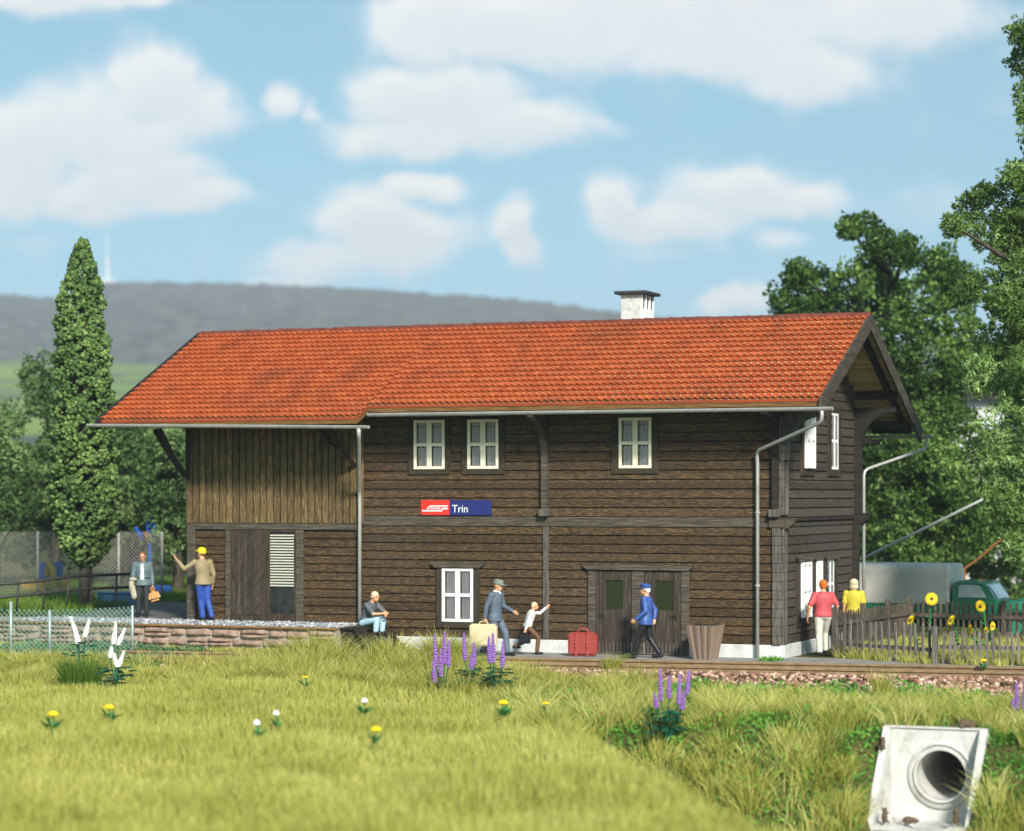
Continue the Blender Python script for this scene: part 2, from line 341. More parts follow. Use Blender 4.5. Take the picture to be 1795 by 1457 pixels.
# ------------------------------------------------------------------ ground
TRK_S = 0.1155
def trk_y(x): return -2.86 + TRK_S * (np.asarray(x) + 1.68)
def sst(a, b, x):
    t = np.clip((np.asarray(x, float) - a) / (b - a), 0, 1); return t * t * (3 - 2 * t)
EA, EB = np.array([-3.3, -8.6]), np.array([6.3, -24.9])        # the edge where the meadow drops into the ditch
ED = (EB - EA) / np.linalg.norm(EB - EA); EN = np.array([ED[1], -ED[0]])
def edge_m(x, y):
    """distance from the meadow edge, positive on the meadow (left)"""
    m = (x - EA[0]) * EN[0] + (y - EA[1]) * EN[1]
    return m if True else m
if edge_m(-10.0, -20.0) < 0: EN = -EN
CUL = dict(x0=5.22, x1=7.08, yb=-11.45, yf=-13.15)              # culvert portal footprint
def ground_z(x, y):
    x = np.asarray(x, float); y = np.asarray(y, float)
    q = y - trk_y(x)                                            # across the track, negative towards the viewer
    z = np.zeros(np.broadcast(x, y).shape)
    bed = sst(-1.9, -1.0, q) * (1 - sst(0.85, 1.15, q))
    z = z - 0.17 * bed
    # viewer's side of the track
    near = 1 - sst(-2.4, -1.2, q)
    mound = 0.04 + 0.20 * np.exp(-((x + 7.6) / 2.9) ** 4)
    ripple = 0.05 * np.sin(x * 1.3 + y * 0.7) + 0.05 * np.sin(x * 0.55 - y * 1.1)
    zm = -0.10 + mound - 0.42 * sst(0, 1, (-4.3 - y) / 4.2) + ripple
    zb = np.interp(y, [-40, -13.6, -11.5, -10.6, -8, -5.5, -4.2], [-2.5, -2.42, -0.55, -0.44, -0.42, -0.34, -0.22]) + ripple * 0.6
    cx_in = sst(CUL['x0'] + .0, CUL['x0'] + .1, x) * (1 - sst(CUL['x1'] - .1, CUL['x1'], x)) * (y < -11.41)
    zb = zb * (1 - cx_in) + -2.12 * cx_in
    m = edge_m(x, y)
    w = sst(-0.5, 0.0, m)
    zd = np.maximum(zb, zm + np.minimum(m, 0) * 1.0)
    zd = np.where(y > -11, zb, zd)
    zn = zm * w + zd * (1 - w)
    blend = sst(-2.4, -5.5, x)                                  # left of the last tufts there is no ditch
    zn = np.where(y > -8.6, zm * blend + zb * (1 - blend), zn)
    z = z * (1 - near) + zn * near
    # raised yard left of and behind the loading dock
    yard = 0.58 * (1 - sst(-16.9, -15.9, x)) * sst(-1.6, -0.9, y)
    z = z + yard * (1 - near)
    # gentle rise far behind
    z = z - 0.25 * sst(6, 10, y) * sst(-4, 0, x)
    return z
def grid_mesh(name, xs, ys, zf, mat, drop=None):
    X, Y = np.meshgrid(xs, ys); Z = zf(X, Y)
    V = np.stack([X.ravel(), Y.ravel(), Z.ravel()], 1); nx = len(xs); i = np.arange(len(V)).reshape(X.shape)
    F = np.stack([i[:-1, :-1], i[:-1, 1:], i[1:, 1:], i[1:, :-1]], -1).reshape(-1, 4)
    if drop is not None:
        c = V[F].mean(1); F = F[~drop(c[:, 0], c[:, 1])]
    return np_mesh(name, V, F, 4, mat, smooth=True)
def mat_ground():
    m, t, b = new_mat('soil_and_thatch'); n = t.nodes; b.inputs['Roughness'].default_value = 0.95; b.inputs['Specular IOR Level'].default_value = 0.1
    tc = n.new('ShaderNodeTexCoord'); nz = n.new('ShaderNodeTexNoise'); nz.inputs['Scale'].default_value = 1.2; nz.inputs['Detail'].default_value = 10; nlink(t, tc.outputs['Object'], nz.inputs['Vector'])
    cr = n.new('ShaderNodeValToRGB'); e = cr.color_ramp.elements; e[0].position = 0.35; e[0].color = (0.055, 0.060, 0.018, 1); e[1].position = 0.65; e[1].color = (0.115, 0.105, 0.032, 1)
    nlink(t, nz.outputs['Fac'], cr.inputs['Fac']); nlink(t, cr.outputs[0], b.inputs['Base Color'])
    return m
M['ground'] = mat_ground()
xs = np.concatenate([-np.geomspace(3400, 34, 18), np.arange(-33, 22.1, 0.35), np.geomspace(23, 3400, 18)])
xs = np.unique(np.concatenate([xs[(np.abs(xs - CUL['x0'] - .05) > .17) & (np.abs(xs - CUL['x1'] + .05) > .17)], [CUL['x0'], CUL['x0'] + .1, CUL['x1'] - .1, CUL['x1']]]))
ys = np.concatenate([-np.geomspace(400, 62, 8), np.arange(-60, -30, 1.0), np.arange(-30, 16.1, 0.3), np.geomspace(17, 3400, 20)])
ys = np.unique(np.concatenate([ys[np.abs(ys + 11.42) > .2], [-11.44, -11.38]]))
g = link_mesh('ground', grid_mesh('ground', xs, ys, ground_z, M['ground'], drop=lambda x, y: (x > CUL['x0'] + .08) & (x < CUL['x1'] - .08) & (y > -11.45) & (y < -11.37)), None)
tag(g, kind='structure')

# paved strip and gravel between house and track
M['gravel_ground'] = mat_plain('platform_grit', (0.30, 0.28, 0.25), 0.95, var=0.35, scale=30, bump=0.6, dirt=(0.12, 0.10, 0.08), dirt_amt=0.7, dirt_scale=1.4)
pm = MB(); n_ = 40
pxs = np.linspace(-10.4, 7.5, n_)
for i in range(n_ - 1):
    a, b = pxs[i], pxs[i + 1]
    pm.add([(a, trk_y(a) + 1.25, 0.006), (b, trk_y(b) + 1.25, 0.006), (b, 0.6 if b > 0.05 else 0.0, 0.006), (a, 0.6 if b > 0.05 else 0.0, 0.006)], [(0, 1, 2, 3)])
tag(pm.build('platform', M['gravel_ground']), kind='structure')

M['yard'] = mat_plain('dark_yard_gravel', (0.10, 0.095, 0.085), 0.95, var=0.6, scale=40, bump=0.6, dirt=(0.24, 0.23, 0.21), dirt_amt=0.7, dirt_scale=6)
pm = MB(); pm.add([(-19.5, -1.0, .597), (-15.7, -1.0, .597), (-15.7, 9.0, .597), (-22.5, 9.0, .597)], [(0, 1, 2, 3)]); tag(pm.build('gravel_yard', M['yard']), kind='structure')
# ------------------------------------------------------------------ station building
H = empty('station_building', (0, 0, 0), 'long dark timber railway station with an orange tiled roof', 'building')
XL, XM, XR, WD = -15.80, -10.86, 0.0, 6.6                       # freight end, joint, gable end, depth
RZ, RY, RS = 8.16, 3.33, 0.482                                    # ridge height, ridge position, roof slope
def roof_z(y): return RZ - RS * abs(y - RY)
def boards(mb, x0, x1, z0, z1, pitch, y=0.0, d=0.07, ph=0.0):
    """lapped boards on a wall facing -Y"""
    z = z0
    while z < z1 - 0.02:
        t = min(z + pitch, z1); j = random.uniform(-0.004, 0.006); c = 0.009
        mb.prism([(y + d, z + .010), (y + .026, z + .010), (y - j, z + .010 + c), (y - j - .004, t - c), (y + .026, t - .010), (y + d, t - .010)], 'x', x0, x1); z = t
def boards_x(mb, y0, y1, z0, z1, pitch, x=0.0, d=0.07, yr=None):
    """the same on a wall facing +X; yr(z) clips to the gable"""
    z = z0
    while z < z1 - 0.02:
        t = min(z + pitch, z1); j = random.uniform(-0.004, 0.006); c = 0.016
        a, b = (y0, y1) if yr is None else yr(z)
        if b - a < .1: break
        mb.prism([(x - d, z + .010), (x - .012, z + .010), (x + j, z + .010 + c), (x + j + .004, t - c), (x - .012, t - .010), (x - d, t - .010)], 'y', a, b); z = t
# core so that no light passes the joints
core = MB(); core.box(XL + .04, XM, 0.11, WD - .03, -0.1, 5.7); core.box(XM + .001, XR - .06, 0.065, WD - .03, -0.1, 5.9)
core.prism([(0.11, 5.7), (WD - .03, 5.7), (RY, roof_z(RY) - .25)], 'x', XL + .04, XR - .03)
core.build('wall_core', M['darkwood'], H)
b = MB(); boards(b, XM, -0.03, 0.31, 3.045, 0.2105); boards(b, XM, -0.03, 3.28, 5.95, 0.2225); fw_ = b.build('front_wall', M['board'], H)
b = MB(); b.cbox(XM, -0.25, -0.035, 0.03, 3.045, 3.28, .01); b.build('band_beam', M['beam'], H)
b = MB(); boards(b, -15.56, XM - .02, 0.6, 2.93, 0.2105, y=0.05, d=.04); b.build('freight_wall', M['board'], H)
b = MB()
x = XL - .02
while x < XM - .05:
    w = 0.1945; j = random.uniform(-.004, .006)
    b.prism([(x + .015, .06), (x + .015, -.03), (x + .03, -.055 - j), (x + w - .03, -.055 - j), (x + w - .015, -.03), (x + w - .015, .06)], 'z', 3.10 + random.uniform(-.004, .004), 5.75); x += w
b.build('upright_cladding', M['vboard'], H)
b = MB()
b.cbox(XL, XM - .01, -.03, .05, 2.93, 3.098, .01)
for a, c in ((XL, -15.56), (-14.68, -14.54), (-12.66, -12.46)): b.cbox(a, c, -.028, .05, .6, 2.93, .01)
b.build('freight_frame', M['beam'], H)
# left gable and rear walls
b = MB()
x = 0.0
while x < WD - .05:
    b.prism([(XL - .05, x + .02), (XL - .05, x + .175), (XL, x + .19), (XL, x + .005)], 'z', 3.10, min(roof_z(x), roof_z(x + .19)) - .2); x += 0.1945
b.build('left_gable_cladding', M['vboard'], H)
b = MB(); b.box(XL, XL + .04, 0, WD, .0, 3.1); b.box(XL, 0, WD - .03, WD, 0, 5.9); b.build('rear_wall', M['board_side'], H)
# right gable wall
b = MB(); boards_x(b, 0.26, WD - .12, 0.31, 3.19, 0.2105)
b.build('gable_wall', M['board_side'], H)
b = MB()
def gclip(z): 
    zz = z + .3
    return (max(.22, RY - (RZ - zz) / RS), min(WD - .1, RY + (RZ - zz) / RS)) if zz > roof_z(0.2) else (.22, WD - .1)
boards_x(b, .22, WD - .1, 3.27, 7.6, 0.2225, x=.05, d=.06, yr=gclip); b.build('gable_upper_wall', M['board_side'], H)
b = MB(); b.cbox(-.02, .055, .2, WD - .1, 3.19, 3.268, .008); b.build('gable_ledge', M['darkwood'], H)
# log corner: notched ends at the front corner, posts at the rear corner
for lo, hi in ((.31, 3.0), (3.33, 5.55)):
    b = MB(); z = lo
    while z < hi:
        b.cbox(-.21 - (.02 if z < 3 else 0), -.02, -.075 - random.uniform(0, .014), .02, z, z + .209, .014)
        b.cbox(-.03, .04, .0, .20, z, z + .209, .012); z += .2105
    b.build('log_corner', M['post'], H)
b = MB(); b.cbox(-.02, .055, .19, .275, .31, 3.03, .01); b.cbox(.02, .10, .16, .25, 3.34, 4.62, .01); b.build('corner_post', M['post'], H)
b = MB(); b.cbox(-.30, .06, -.10, .05, 3.045, 3.27, .012)
b.prism([(.0, 3.27), (.0, 3.02), (.12, 3.03), (.25, 3.13), (.31, 3.25), (.30, 3.27)], 'y', .03, .2); b.build('beam_end', M['beam'], H)
b = MB(); b.cbox(-.04, .14, WD - .14, WD + .1, .31, 3.0, .012); b.cbox(-.04, .16, WD - .12, WD + .12, 3.3, 5.5, .012)
b.build('rear_corner_post', M['darkwood'], H)
b = MB(); b.prism([(0, 3.36), (0, 3.0), (.16, 3.02), (.36, 3.16), (.40, 3.34)], 'y', WD - .1, WD + .28); b.build('rear_beam_end', M['darkwood'], H)
# plinth
b = MB(); b.cbox(XM + .1, 0.03, -.035, .06, -.3, .312, .012); b.cbox(-.05, .035, .06, WD, -.3, .312, .012); b.build('plinth', M['plinth'], H)

# consoles
def console(y_out, z_top, z_low, axis, c0, c1, mat, name='bracket', base=0.0, sgn=-1, web=0.16):
    """curved timber bracket springing from the wall; profile in the plane of the overhang"""
    P = [(base, z_low)]
    nseg = 10; x0 = web; R_ = y_out - web; h = min(R_ * 1.05, z_top - .12 - z_low - .3)
    P.append((x0, z_low)); P.append((x0, z_top - .12 - h))
    for i in range(1, nseg + 1):
        a = math.pi / 2 * i / nseg
        P.append((x0 + R_ * (1 - math.cos(a)), z_top - .12 - h + h * math.sin(a)))
    P += [(y_out, z_top), (base, z_top)]
    mb = MB()
    if axis == 'x':
        mb.prism([(sgn * p, z) for p, z in P], 'x', c0, c1)
    else:
        mb.prism([(sgn * p, z) for p, z in P], 'y', c0, c1)
    return mb.build(name, mat, H)
console(1.05, 5.72, 3.47, 'x', -5.965, -5.815, M['beam'])
console(1.05, 5.72, 3.47, 'x', -.20, -.05, M['darkwood'])
console(.95, 5.75, 4.62, 'y', .02, .18, M['post'], base=.04, sgn=1, web=.14)
console(1.1, 6.05, 3.36, 'y', WD - .08, WD + .1, M['darkwood'], base=.05, sgn=1, web=.22)
console(1.3, 5.45, 3.36, 'x', -.06, .12, M['darkwood'], base=-WD, sgn=1, web=.2 + 0) if False else None
for x0 in (-5.98, -.23):
    b = MB(); b.cbox(x0 - .05, x0 + .2, -.22, .0, 3.285, 3.47, .02); b.build('corbel', M['post'], H)
b = MB(); b.cbox(-5.96, -5.82, -.05, .02, .33, 3.04, .01); b.build('wall_post', M['post'], H)
# freight braces
def brace(a, bb, r=.075):
    mb = MB(); a = Vector(a); bb = Vector(bb)
    mid = (a + bb) / 2 + (Vector((0, 0, -1)) * .10)
    mb.tube([a, mid, bb], r, 4); return mb.build('brace', M['darkwood'], H)
brace((XL + .02, -.10, 4.28), (XL - .88, -.10, 5.50)); brace((XL + .05, -.12, 4.28), (XL + .05, -1.45, 5.45)); brace((XL, .0, 4.30), (XL - .55, -.7, 5.45), .06)
brace((XM - .12, -.10, 4.55), (XM - .12, -1.5, 5.45)); brace((XM - .55, -.07, 5.0), (XM - .95, -.4, 5.5), .06)
b = MB(); b.cbox(XL + .0, XL + .13, -.10, -.02, 4.2, 5.5, .01); b.build('freight_corner_post', M['darkwood'], H)

# ------------------------------------------------------------------ roof
RX0, RX1 = -17.25, 1.24
EY1, EY2 = -1.2, -1.82                                           # eaves: house part, freight part
EYB = 8.75
def roof_tiles():
    V = []; F = []; T = []
    ux, uy = 1.0, 0.0
    cl = math.hypot(1, RS)
    def slope(y_eave, xa, xb, sgn, y_top):
        """courses of pantiles between y_top and y_eave"""
        course = 0.305 / cl
        n = max(1, round(abs(y_eave - y_top) / course)); dy = (y_eave - y_top) / n
        pitch = 0.168; nw = round((xb - xa) / pitch); per = 8
        xs_ = np.linspace(xa, xb, nw * per + 1); ph = np.arange(nw * per + 1) % per / per
        prof = 0.034 * np.where(ph < .62, np.sin(np.pi * ph / .62) ** .8, -0.35 * np.sin(np.pi * (ph - .62) / .38))
        prof = np.nan_to_num(prof)
        for c in range(n):
            ya, yb = y_top + dy * c - dy * .12, y_top + dy * (c + 1)
            tl = np.clip(rng.normal(.5, .2, nw + 1), 0, 1); jit = rng.normal(0, .0022, nw + 1)
            wi = np.minimum(np.arange(nw * per + 1) // per, nw)
            rows = []
            for (yy, lift) in ((ya, 0.0), ((ya + yb) / 2, 0.034), (yb - dy * .05, 0.078), (yb, 0.068), (yb - dy * .20, 0.0)):
                z = RZ - RS * abs(yy - RY) + lift + prof + jit[wi] * (1 if lift > .02 else 0)
                rows.append(np.stack([xs_, np.full_like(xs_, yy) + sgn * prof * .3, z], 1))
            b0 = sum(len(a) for a in V); k = len(xs_)
            V.append(np.concatenate(rows)); T.append(np.tile(tl[wi], 5))
            idx = np.arange(5 * k).reshape(5, k) + b0
            f = np.stack([idx[1:, :-1], idx[1:, 1:], idx[:-1, 1:], idx[:-1, :-1]], -1).reshape(-1, 4)
            F.append(f if sgn < 0 else f[:, ::-1])
    slope(EY1, -10.08, RX1, -1, RY)
    slope(EY2, RX0, -10.08, -1, RY)
    slope(EYB, RX0, RX1, 1, RY)
    return np_mesh('roof_tiles', np.concatenate(V), np.concatenate(F), 4, M['tile'], {'tint': np.concatenate(T)}, smooth=False)
roof = link_mesh('roof', roof_tiles(), None, H)
def slab(name, ya, yb, xa, xb, t0, t1, mat, parent=H):
    mb = MB(); za, zb = roof_z(ya), roof_z(yb)
    mb.prism([(ya, za - t0), (yb, zb - t0), (yb, zb - t1), (ya, za - t1)], 'x', xa, xb); return mb.build(name, mat, parent)
slab('roof_deck', RY, EY1 + .02, -10.08, RX1 - .04, .004, .10, M['soffit'])
slab('roof_deck', RY, EY2 + .02, RX0 + .04, -10.08, .004, .10, M['soffit'])
slab('roof_deck', RY + .001, EYB - .02, RX0 + .04, RX1 - .04, .004, .10, M['soffit'])
b = MB()
b.box(-10.06, RX1 - .01, EY1 - .005, EY1 + .03, roof_z(EY1) - .055, roof_z(EY1) + .018)
b.box(RX0 + .02, -10.09, EY2 - .005, EY2 + .03, roof_z(EY2) - .055, roof_z(EY2) + .018)
b.prism([(EY1 - .005, roof_z(EY1) - .055), (EY1 - .005, roof_z(EY1) + .02), (EY2 - .005, roof_z(EY2) + .02), (EY2 - .005, roof_z(EY2) - .055)], 'x', -10.088, -10.06)
b.build('eaves_tile_edge', M['tile'], H)
b = MB()
b.box(-10.055, RX1 - .06, EY1 + .012, EY1 + .05, roof_z(EY1) - .16, roof_z(EY1) - .057)
b.box(RX0 + .06, -10.1, EY2 + .012, EY2 + .05, roof_z(EY2) - .15, roof_z(EY2) - .057)
b.prism([(EY1 + .01, roof_z(EY1) - .16), (EY1 + .01, roof_z(EY1) - .057), (EY2 + .01, roof_z(EY2) - .057), (EY2 + .01, roof_z(EY2) - .15)], 'x', -10.1, -10.07)
b.build('eaves_board', M['fascia'], H)
b = MB(); x = RX0
while x < RX1 + .0:
    ln = .335; j = random.uniform(-.008, .008)
    pts = []
    for i in range(9):
        a = math.pi * (-.08 + 1.16 * i / 8); pts.append((RY + .135 * math.cos(a), RZ - .055 + .15 * math.sin(a) + j))
    inner = [(RY + (p[0] - RY) * .8, RZ - .055 + (p[1] - RZ + .055) * .8) for p in pts[::-1]]
    b.prism(pts + inner, 'x', x, min(x + ln - .012, RX1 + .03)); 
    pts2 = [(RY + (p[0] - RY) * 1.07, RZ - .055 + (p[1] - RZ + .055) * 1.07) for p in pts]
    b.prism(pts2 + pts[::-1], 'x', x, x + .05); x += ln
b.build('ridge_tiles', M['ridge'], roof)
# bargeboards, gable purlins
def barge(x0, x1, ya, yb, w, mat):
    mb = MB(); za, zb = roof_z(ya) + .055, roof_z(yb) + .055
    mb.prism([(ya, za), (yb, zb), (yb, zb - w), (ya, za - w)] if ya > yb else [(ya, za), (ya, za - w), (yb, zb - w), (yb, zb)], 'x', x0, x1); return mb.build('bargeboard', mat, H)
barge(RX1 - .015, RX1 + .045, RY, EY1 - .08, .40, M['beam']); barge(RX1 - .015, RX1 + .045, RY + .001, EYB + .05, .40, M['beam'])
barge(RX0 - .13, RX0 + .015, RY, EY2 - .05, .24, M['darkwood']); barge(RX0 - .13, RX0 + .015, RY + .001, EYB + .05, .22, M['darkwood'])
b = MB()
for (ya, yb, xo) in ((RY + .2, EYB - .3, RX1 - .35), (RY - .2, EY1 + .3, RX1 - .35)):
    za, zb = roof_z(ya) - .12, roof_z(yb) - .12
    b.prism([(ya, za), (yb, zb), (yb, zb - .18), (ya, za - .18)], 'x', xo, xo + .12)
b.build('gable_rafter', M['darkwood'], H)
for y in (.08, WD + .02):
    mb = MB(); mb.cbox(.06, RX1 - .12, y - .1, y + .1, roof_z(y) - .32, roof_z(y) - .11, .01); mb.build('purlin', M['darkwood'], H)
mb = MB(); mb.cbox(.06, RX1 - .14, EYB - .45, EYB - .28, roof_z(EYB - .3) - .27, roof_z(EYB - .3) - .11, .01); mb.build('purlin', M['darkwood'], H)
mb = MB(); mb.cbox(.06, RX1 - .1, EYB - .9, EYB - .75, roof_z(EYB - .8) - .40, roof_z(EYB - .8) - .2, .01); mb.cbox(.06, .3, WD + .1, EYB - .5, 5.12, 5.26, .01); mb.build('rear_tie', M['darkwood'], H)
# chimney
b = MB(); b.cbox(-5.40, -4.86, 3.95, 4.86, 7.2, 8.93, .01); ch = b.build('chimney', M['chimney'], roof)
b = MB()
for y0 in (4.02, 4.32, 4.62): b.box(-4.92, -4.856, y0, y0 + .19, 8.58, 8.90)
sl_ = b.build('smoke_slots', M['black'], H)
b = MB()
for y0 in (3.955, 4.22, 4.52, 4.82): b.cbox(-4.855, -4.81, y0, y0 + (.06 if y0 in (3.955, 4.82) else .10) - .01, 8.56, 8.93, .006)
b.box(-4.857, -4.812, 3.955, 4.86, 7.4, 8.56)
b.build('chimney_face', M['white'], H)
b = MB(); b.cbox(-5.53, -4.68, 3.80, 5.0, 8.93, 9.01, .012); b.build('chimney_cap', M['slate'], H)

# ------------------------------------------------------------------ gutters and downpipes
def gutter(pa, pb, r, mat, nclips):
    mb = MB(); pa = Vector(pa); pb = Vector(pb); n = 10
    ring = [(r * math.cos(math.pi + math.pi * i / n), r * math.sin(math.pi + math.pi * i / n)) for i in range(n + 1)]
    ring += [(.82 * a, .82 * c + .002) for a, c in ring[::-1]]
    vs = []; 
    for p in (pa, pb): vs += [(p.x, p.y + a, p.z + c) for a, c in ring]
    k = len(ring)
    fs = [(i, (i + 1) % k, k + (i + 1) % k, k + i) for i in range(k)]
    mb.add(vs, fs)
    for p, s in ((pa, 1), (pb, -1)):                            # end caps
        rr = [(p.x, p.y + a, p.z + c) for a, c in ring[:n + 1]]; mb.add(rr + [(q[0] + s * .01, q[1], q[2]) for q in rr], [tuple(range(n + 1)), tuple(range(n + 1, 2 * n + 2))])
    o = mb.build('gutter', mat, H)
    for i in range(nclips):
        x = pa.x + (pb.x - pa.x) * (i + .5) / nclips; z = pa.z + (pb.z - pa.z) * (i + .5) / nclips
        pts = [((r + .006) * math.cos(math.pi + math.pi * j / 8), (r + .006) * math.sin(math.pi + math.pi * j / 8)) for j in range(9)]
        inn = [(a * .93, e * .93) for a, e in pts[::-1]]
        c = MB(); c.prism([(pa.y + a, z + e) for a, e in pts + inn], 'x', x - .018, x + .018); c.build('gutter_clip', mat, o)
    return o
GY1, GY2 = EY1 - .10, EY2 - .10
gutter((-10.03, GY1, 5.79), (1.55, GY1, 5.79), .088, M['zinc'], 19)
gutter((-17.55, GY2, 5.60), (-9.72, GY2, 5.475), .084, M['zinc'], 13)
gutter((-17.3, EYB + .1, 5.38), (1.56, EYB + .1, 5.38), .075, M['zinc'], 20)
b = MB(); b.tube([(1.30, GY1, 5.74), (1.30, GY1, 5.60), (1.285, GY1 + .02, 5.50), (1.20, GY1 + .10, 5.43), (-.45, -.30, 4.86), (-.53, -.22, 4.80), (-.55, -.18, 4.70), (-.55, -.15, 4.5), (-.55, -.15, .0)], .044, 10); b.build('downpipe', M['zinc'], H, smooth=True)
b = MB(); b.tube([(-9.98, GY2, 5.42), (-9.98, GY2, 5.27), (-10.00, GY2 + .05, 5.20), (-10.80, -.20, 3.95), (-10.83, -.13, 3.85), (-10.83, -.12, 3.7), (-10.83, -.12, .55)], [.06, .052, .048, .046, .046, .046, .046], 10); b.build('downpipe', M['zinc'], H, smooth=True)
b = MB(); b.tube([(1.40, EYB + .1, 5.34), (1.40, EYB + .1, 5.10), (1.36, EYB + .04, 5.02), (.30, WD + .30, 4.48), (.24, WD + .25, 4.42), (.22, WD + .22, 4.30), (.22, WD + .22, 0)], .042, 10); b.build('downpipe', M['zinc'], H, smooth=True)
for z in (3.4, 1.7):
    b = MB(); b.tube([(-.55, -.15, z - .02), (-.55, -.15, z + .02)], .062, 10); b.box(-.56, -.54, -.15, .0, z - .012, z + .012); b.build('pipe_clamp', M['zinc'], H)

# ------------------------------------------------------------------ windows
def window(x0, x1, z0, z1, casing, mat, head=None, plane='front', depth=0.045, base=0.0, hood=True):
    """two casements of two lights each, grey curtain behind the glass, dark casing"""
    cl, cr_, cb, ct = casing; w = x1 - x0
    def bx(mb, a, c, d0, d1, e, f, ch=.006):
        # d is the distance out of the wall
        if plane == 'front': mb.cbox(a, c, base - d1, base - d0, e, f, ch)
        else: mb.cbox(base + d0, base + d1, a, c, e, f, ch)
    mb = MB(); bx(mb, x0 - cl, x0 - .001, -.02, .055, z0 - cb, z1 + ct); bx(mb, x1 + .001, x1 + cr_, -.02, .055, z0 - cb, z1 + ct)
    bx(mb, x0 - .001, x1 + .001, -.02, .053, z0 - cb, z0 - .001); bx(mb, x0 - .001, x1 + .001, -.02, .053, z1 + .001, z1 + ct)
    win = mb.build('window', M['casing'], H)
    if head:
        mb = MB()
        P = [(x0 - cl - .14, z1 + ct + .12), (x0 - cl - .12, z1 + ct + .06), (x0 - cl - .02, z1 + ct - .02), (x1 + cr_ + .02, z1 + ct - .02), (x1 + cr_ + .12, z1 + ct + .06), (x1 + cr_ + .14, z1 + ct + .12)]
        if plane == 'front': mb.prism(P, 'y', base - .10, base + .0)
        else: mb.prism([(base + 0, 0)], 'x', 0, 0) if False else mb.add(*_prism_x(P, base, base + .10))
        mb.build('window_head', M['beam'], win)
    mb = MB(); fr = .070
    xm = (x0 + x1) / 2; zm = z0 + (z1 - z0) * .5
    d1 = depth + .03
    for a, c in ((x0, x0 + fr), (x1 - fr, x1), (xm - .062, xm - .003), (xm + .003, xm + .062)): bx(mb, a, c, .0, d1, z0, z1)
    for a, c in ((x0 + fr, xm - .062), (xm + .062, x1 - fr)):
        for e, f in ((z0, z0 + fr), (z1 - fr, z1), (zm - .04, zm + .04)): bx(mb, a, c, .0, d1 - .004, e, f)
    mb.build('frame', mat, win)
    mb = MB()
    for a, c in ((x0 + fr, xm - .062), (xm + .062, x1 - fr)):
        nfold = 5
        for i in range(nfold):
            f0 = a + (c - a) * (.12 if a < xm else 0.12) ; u0 = f0 + (c - f0) * i / nfold; u1 = f0 + (c - f0) * (i + 1) / nfold
            dd = .009 if i % 2 else .006
            bx(mb, u0, u1, .002, dd + .002, z0 + fr, z1 - fr, .001)
    mb.build('curtain', M['curtain'], win)
    mb = MB()
    for a, c in ((x0 + fr, xm - .062), (xm + .062, x1 - fr)):
        for e, f in ((z0 + fr, zm - .04), (zm + .04, z1 - fr)): bx(mb, a, c, .024, .030, e, f, .001)
    mb.build('pane', M['wglass'], win)
    return win
def _prism_x(P, xa, xb):
    n = len(P); vs = [(xa, p[0], p[1]) for p in P] + [(xb, p[0], p[1]) for p in P]
    return vs, [tuple(range(n))[::-1], tuple(range(n, 2 * n))] + [(i, (i + 1) % n, n + (i + 1) % n, n + i) for i in range(n)]
window(-9.38, -8.55, 4.44, 5.65, (.16, .15, .13, .16), M['cream'])
window(-7.94, -7.12, 4.44, 5.65, (.16, .15, .13, .16), M['cream'])
window(-4.01, -3.19, 4.44, 5.65, (.19, .16, .13, .16), M['cream'])
window(-8.62, -7.79, 0.70, 2.01, (.16, .16, .15, .03), M['white'], head=True)
window(1.57, 2.33, 4.44, 5.85, (.20, .20, .17, .14), M['white'], plane='side', depth=.10, base=.05)
window(4.07, 4.79, 4.44, 5.85, (.20, .20, .17, .14), M['white'], plane='side', depth=.006, base=.05)
window(1.42, 2.18, 0.88, 2.20, (.22, .22, .2, .03), M['white'], plane='side', depth=.10, head=True)
window(2.80, 3.16, 1.40, 2.20, (.16, .16, .14, .03), M['white'], plane='side', depth=.10, head=True)
window(3.86, 4.56, 1.0, 2.20, (.22, .22, .2, .03), M['white'], plane='side', depth=.006, head=True)

# ------------------------------------------------------------------ front doors
def door_leaf(x0, x1, g0, g1, hs):
    mb = MB(); n = 10; y0, y1 = -.045, .01
    zt, zb, ga, gb = 1.99, .05, 1.075, 1.775
    for i in range(n):
        a = x0 + (x1 - x0) * i / n + .003; c = x0 + (x1 - x0) * (i + 1) / n - .003
        if c < g0 or a > g1: mb.cbox(a, c, y0, y1, zb, zt, .005)
        else:
            mb.cbox(a, c, y0, y1, zb, ga, .005); mb.cbox(a, c, y0, y1, gb, zt, .005)
            if a < g0: mb.cbox(a, g0, y0, y1, ga, gb, .003)
            if c > g1: mb.cbox(g1, c, y0, y1, ga, gb, .003)
    d = mb.build('door', M['door'], H)
    mb = MB(); mb.box(g0 - .01, g1 + .01, -.020, -.014, ga - .01, gb + .01); mb.build('pane', M['pane'], d)
    mb = MB(); hx = x1 - .11 if hs > 0 else x0 + .11
    mb.cbox(hx - .03, hx + .03, -.058, -.046, .82, 1.0, .004); mb.tube([(hx, -.06, .95), (hx, -.10, .95), (hx - hs * .13, -.105, .95)], .012, 6); mb.build('handle', M['iron'], d)
door_leaf(-4.60, -3.70, -4.345, -3.91, -1)
door_leaf(-3.37, -2.46, -3.09, -2.665, 1)
b = MB(); b.cbox(-4.80, -4.61, -.062, .01, .0, 2.02, .01); b.cbox(-2.45, -2.26, -.062, .01, .0, 2.02, .01); b.cbox(-3.69, -3.38, -.052, .01, .03, 2.02, .01)
b.prism([(-4.92, 2.14), (-4.90, 2.09), (-4.80, 2.022), (-2.26, 2.022), (-2.16, 2.09), (-2.14, 2.14)], 'y', -.11, .0)
b.box(-4.62, -2.44, -.08, .0, -.05, .045)
b.build('door_frame', M['beam'], H)
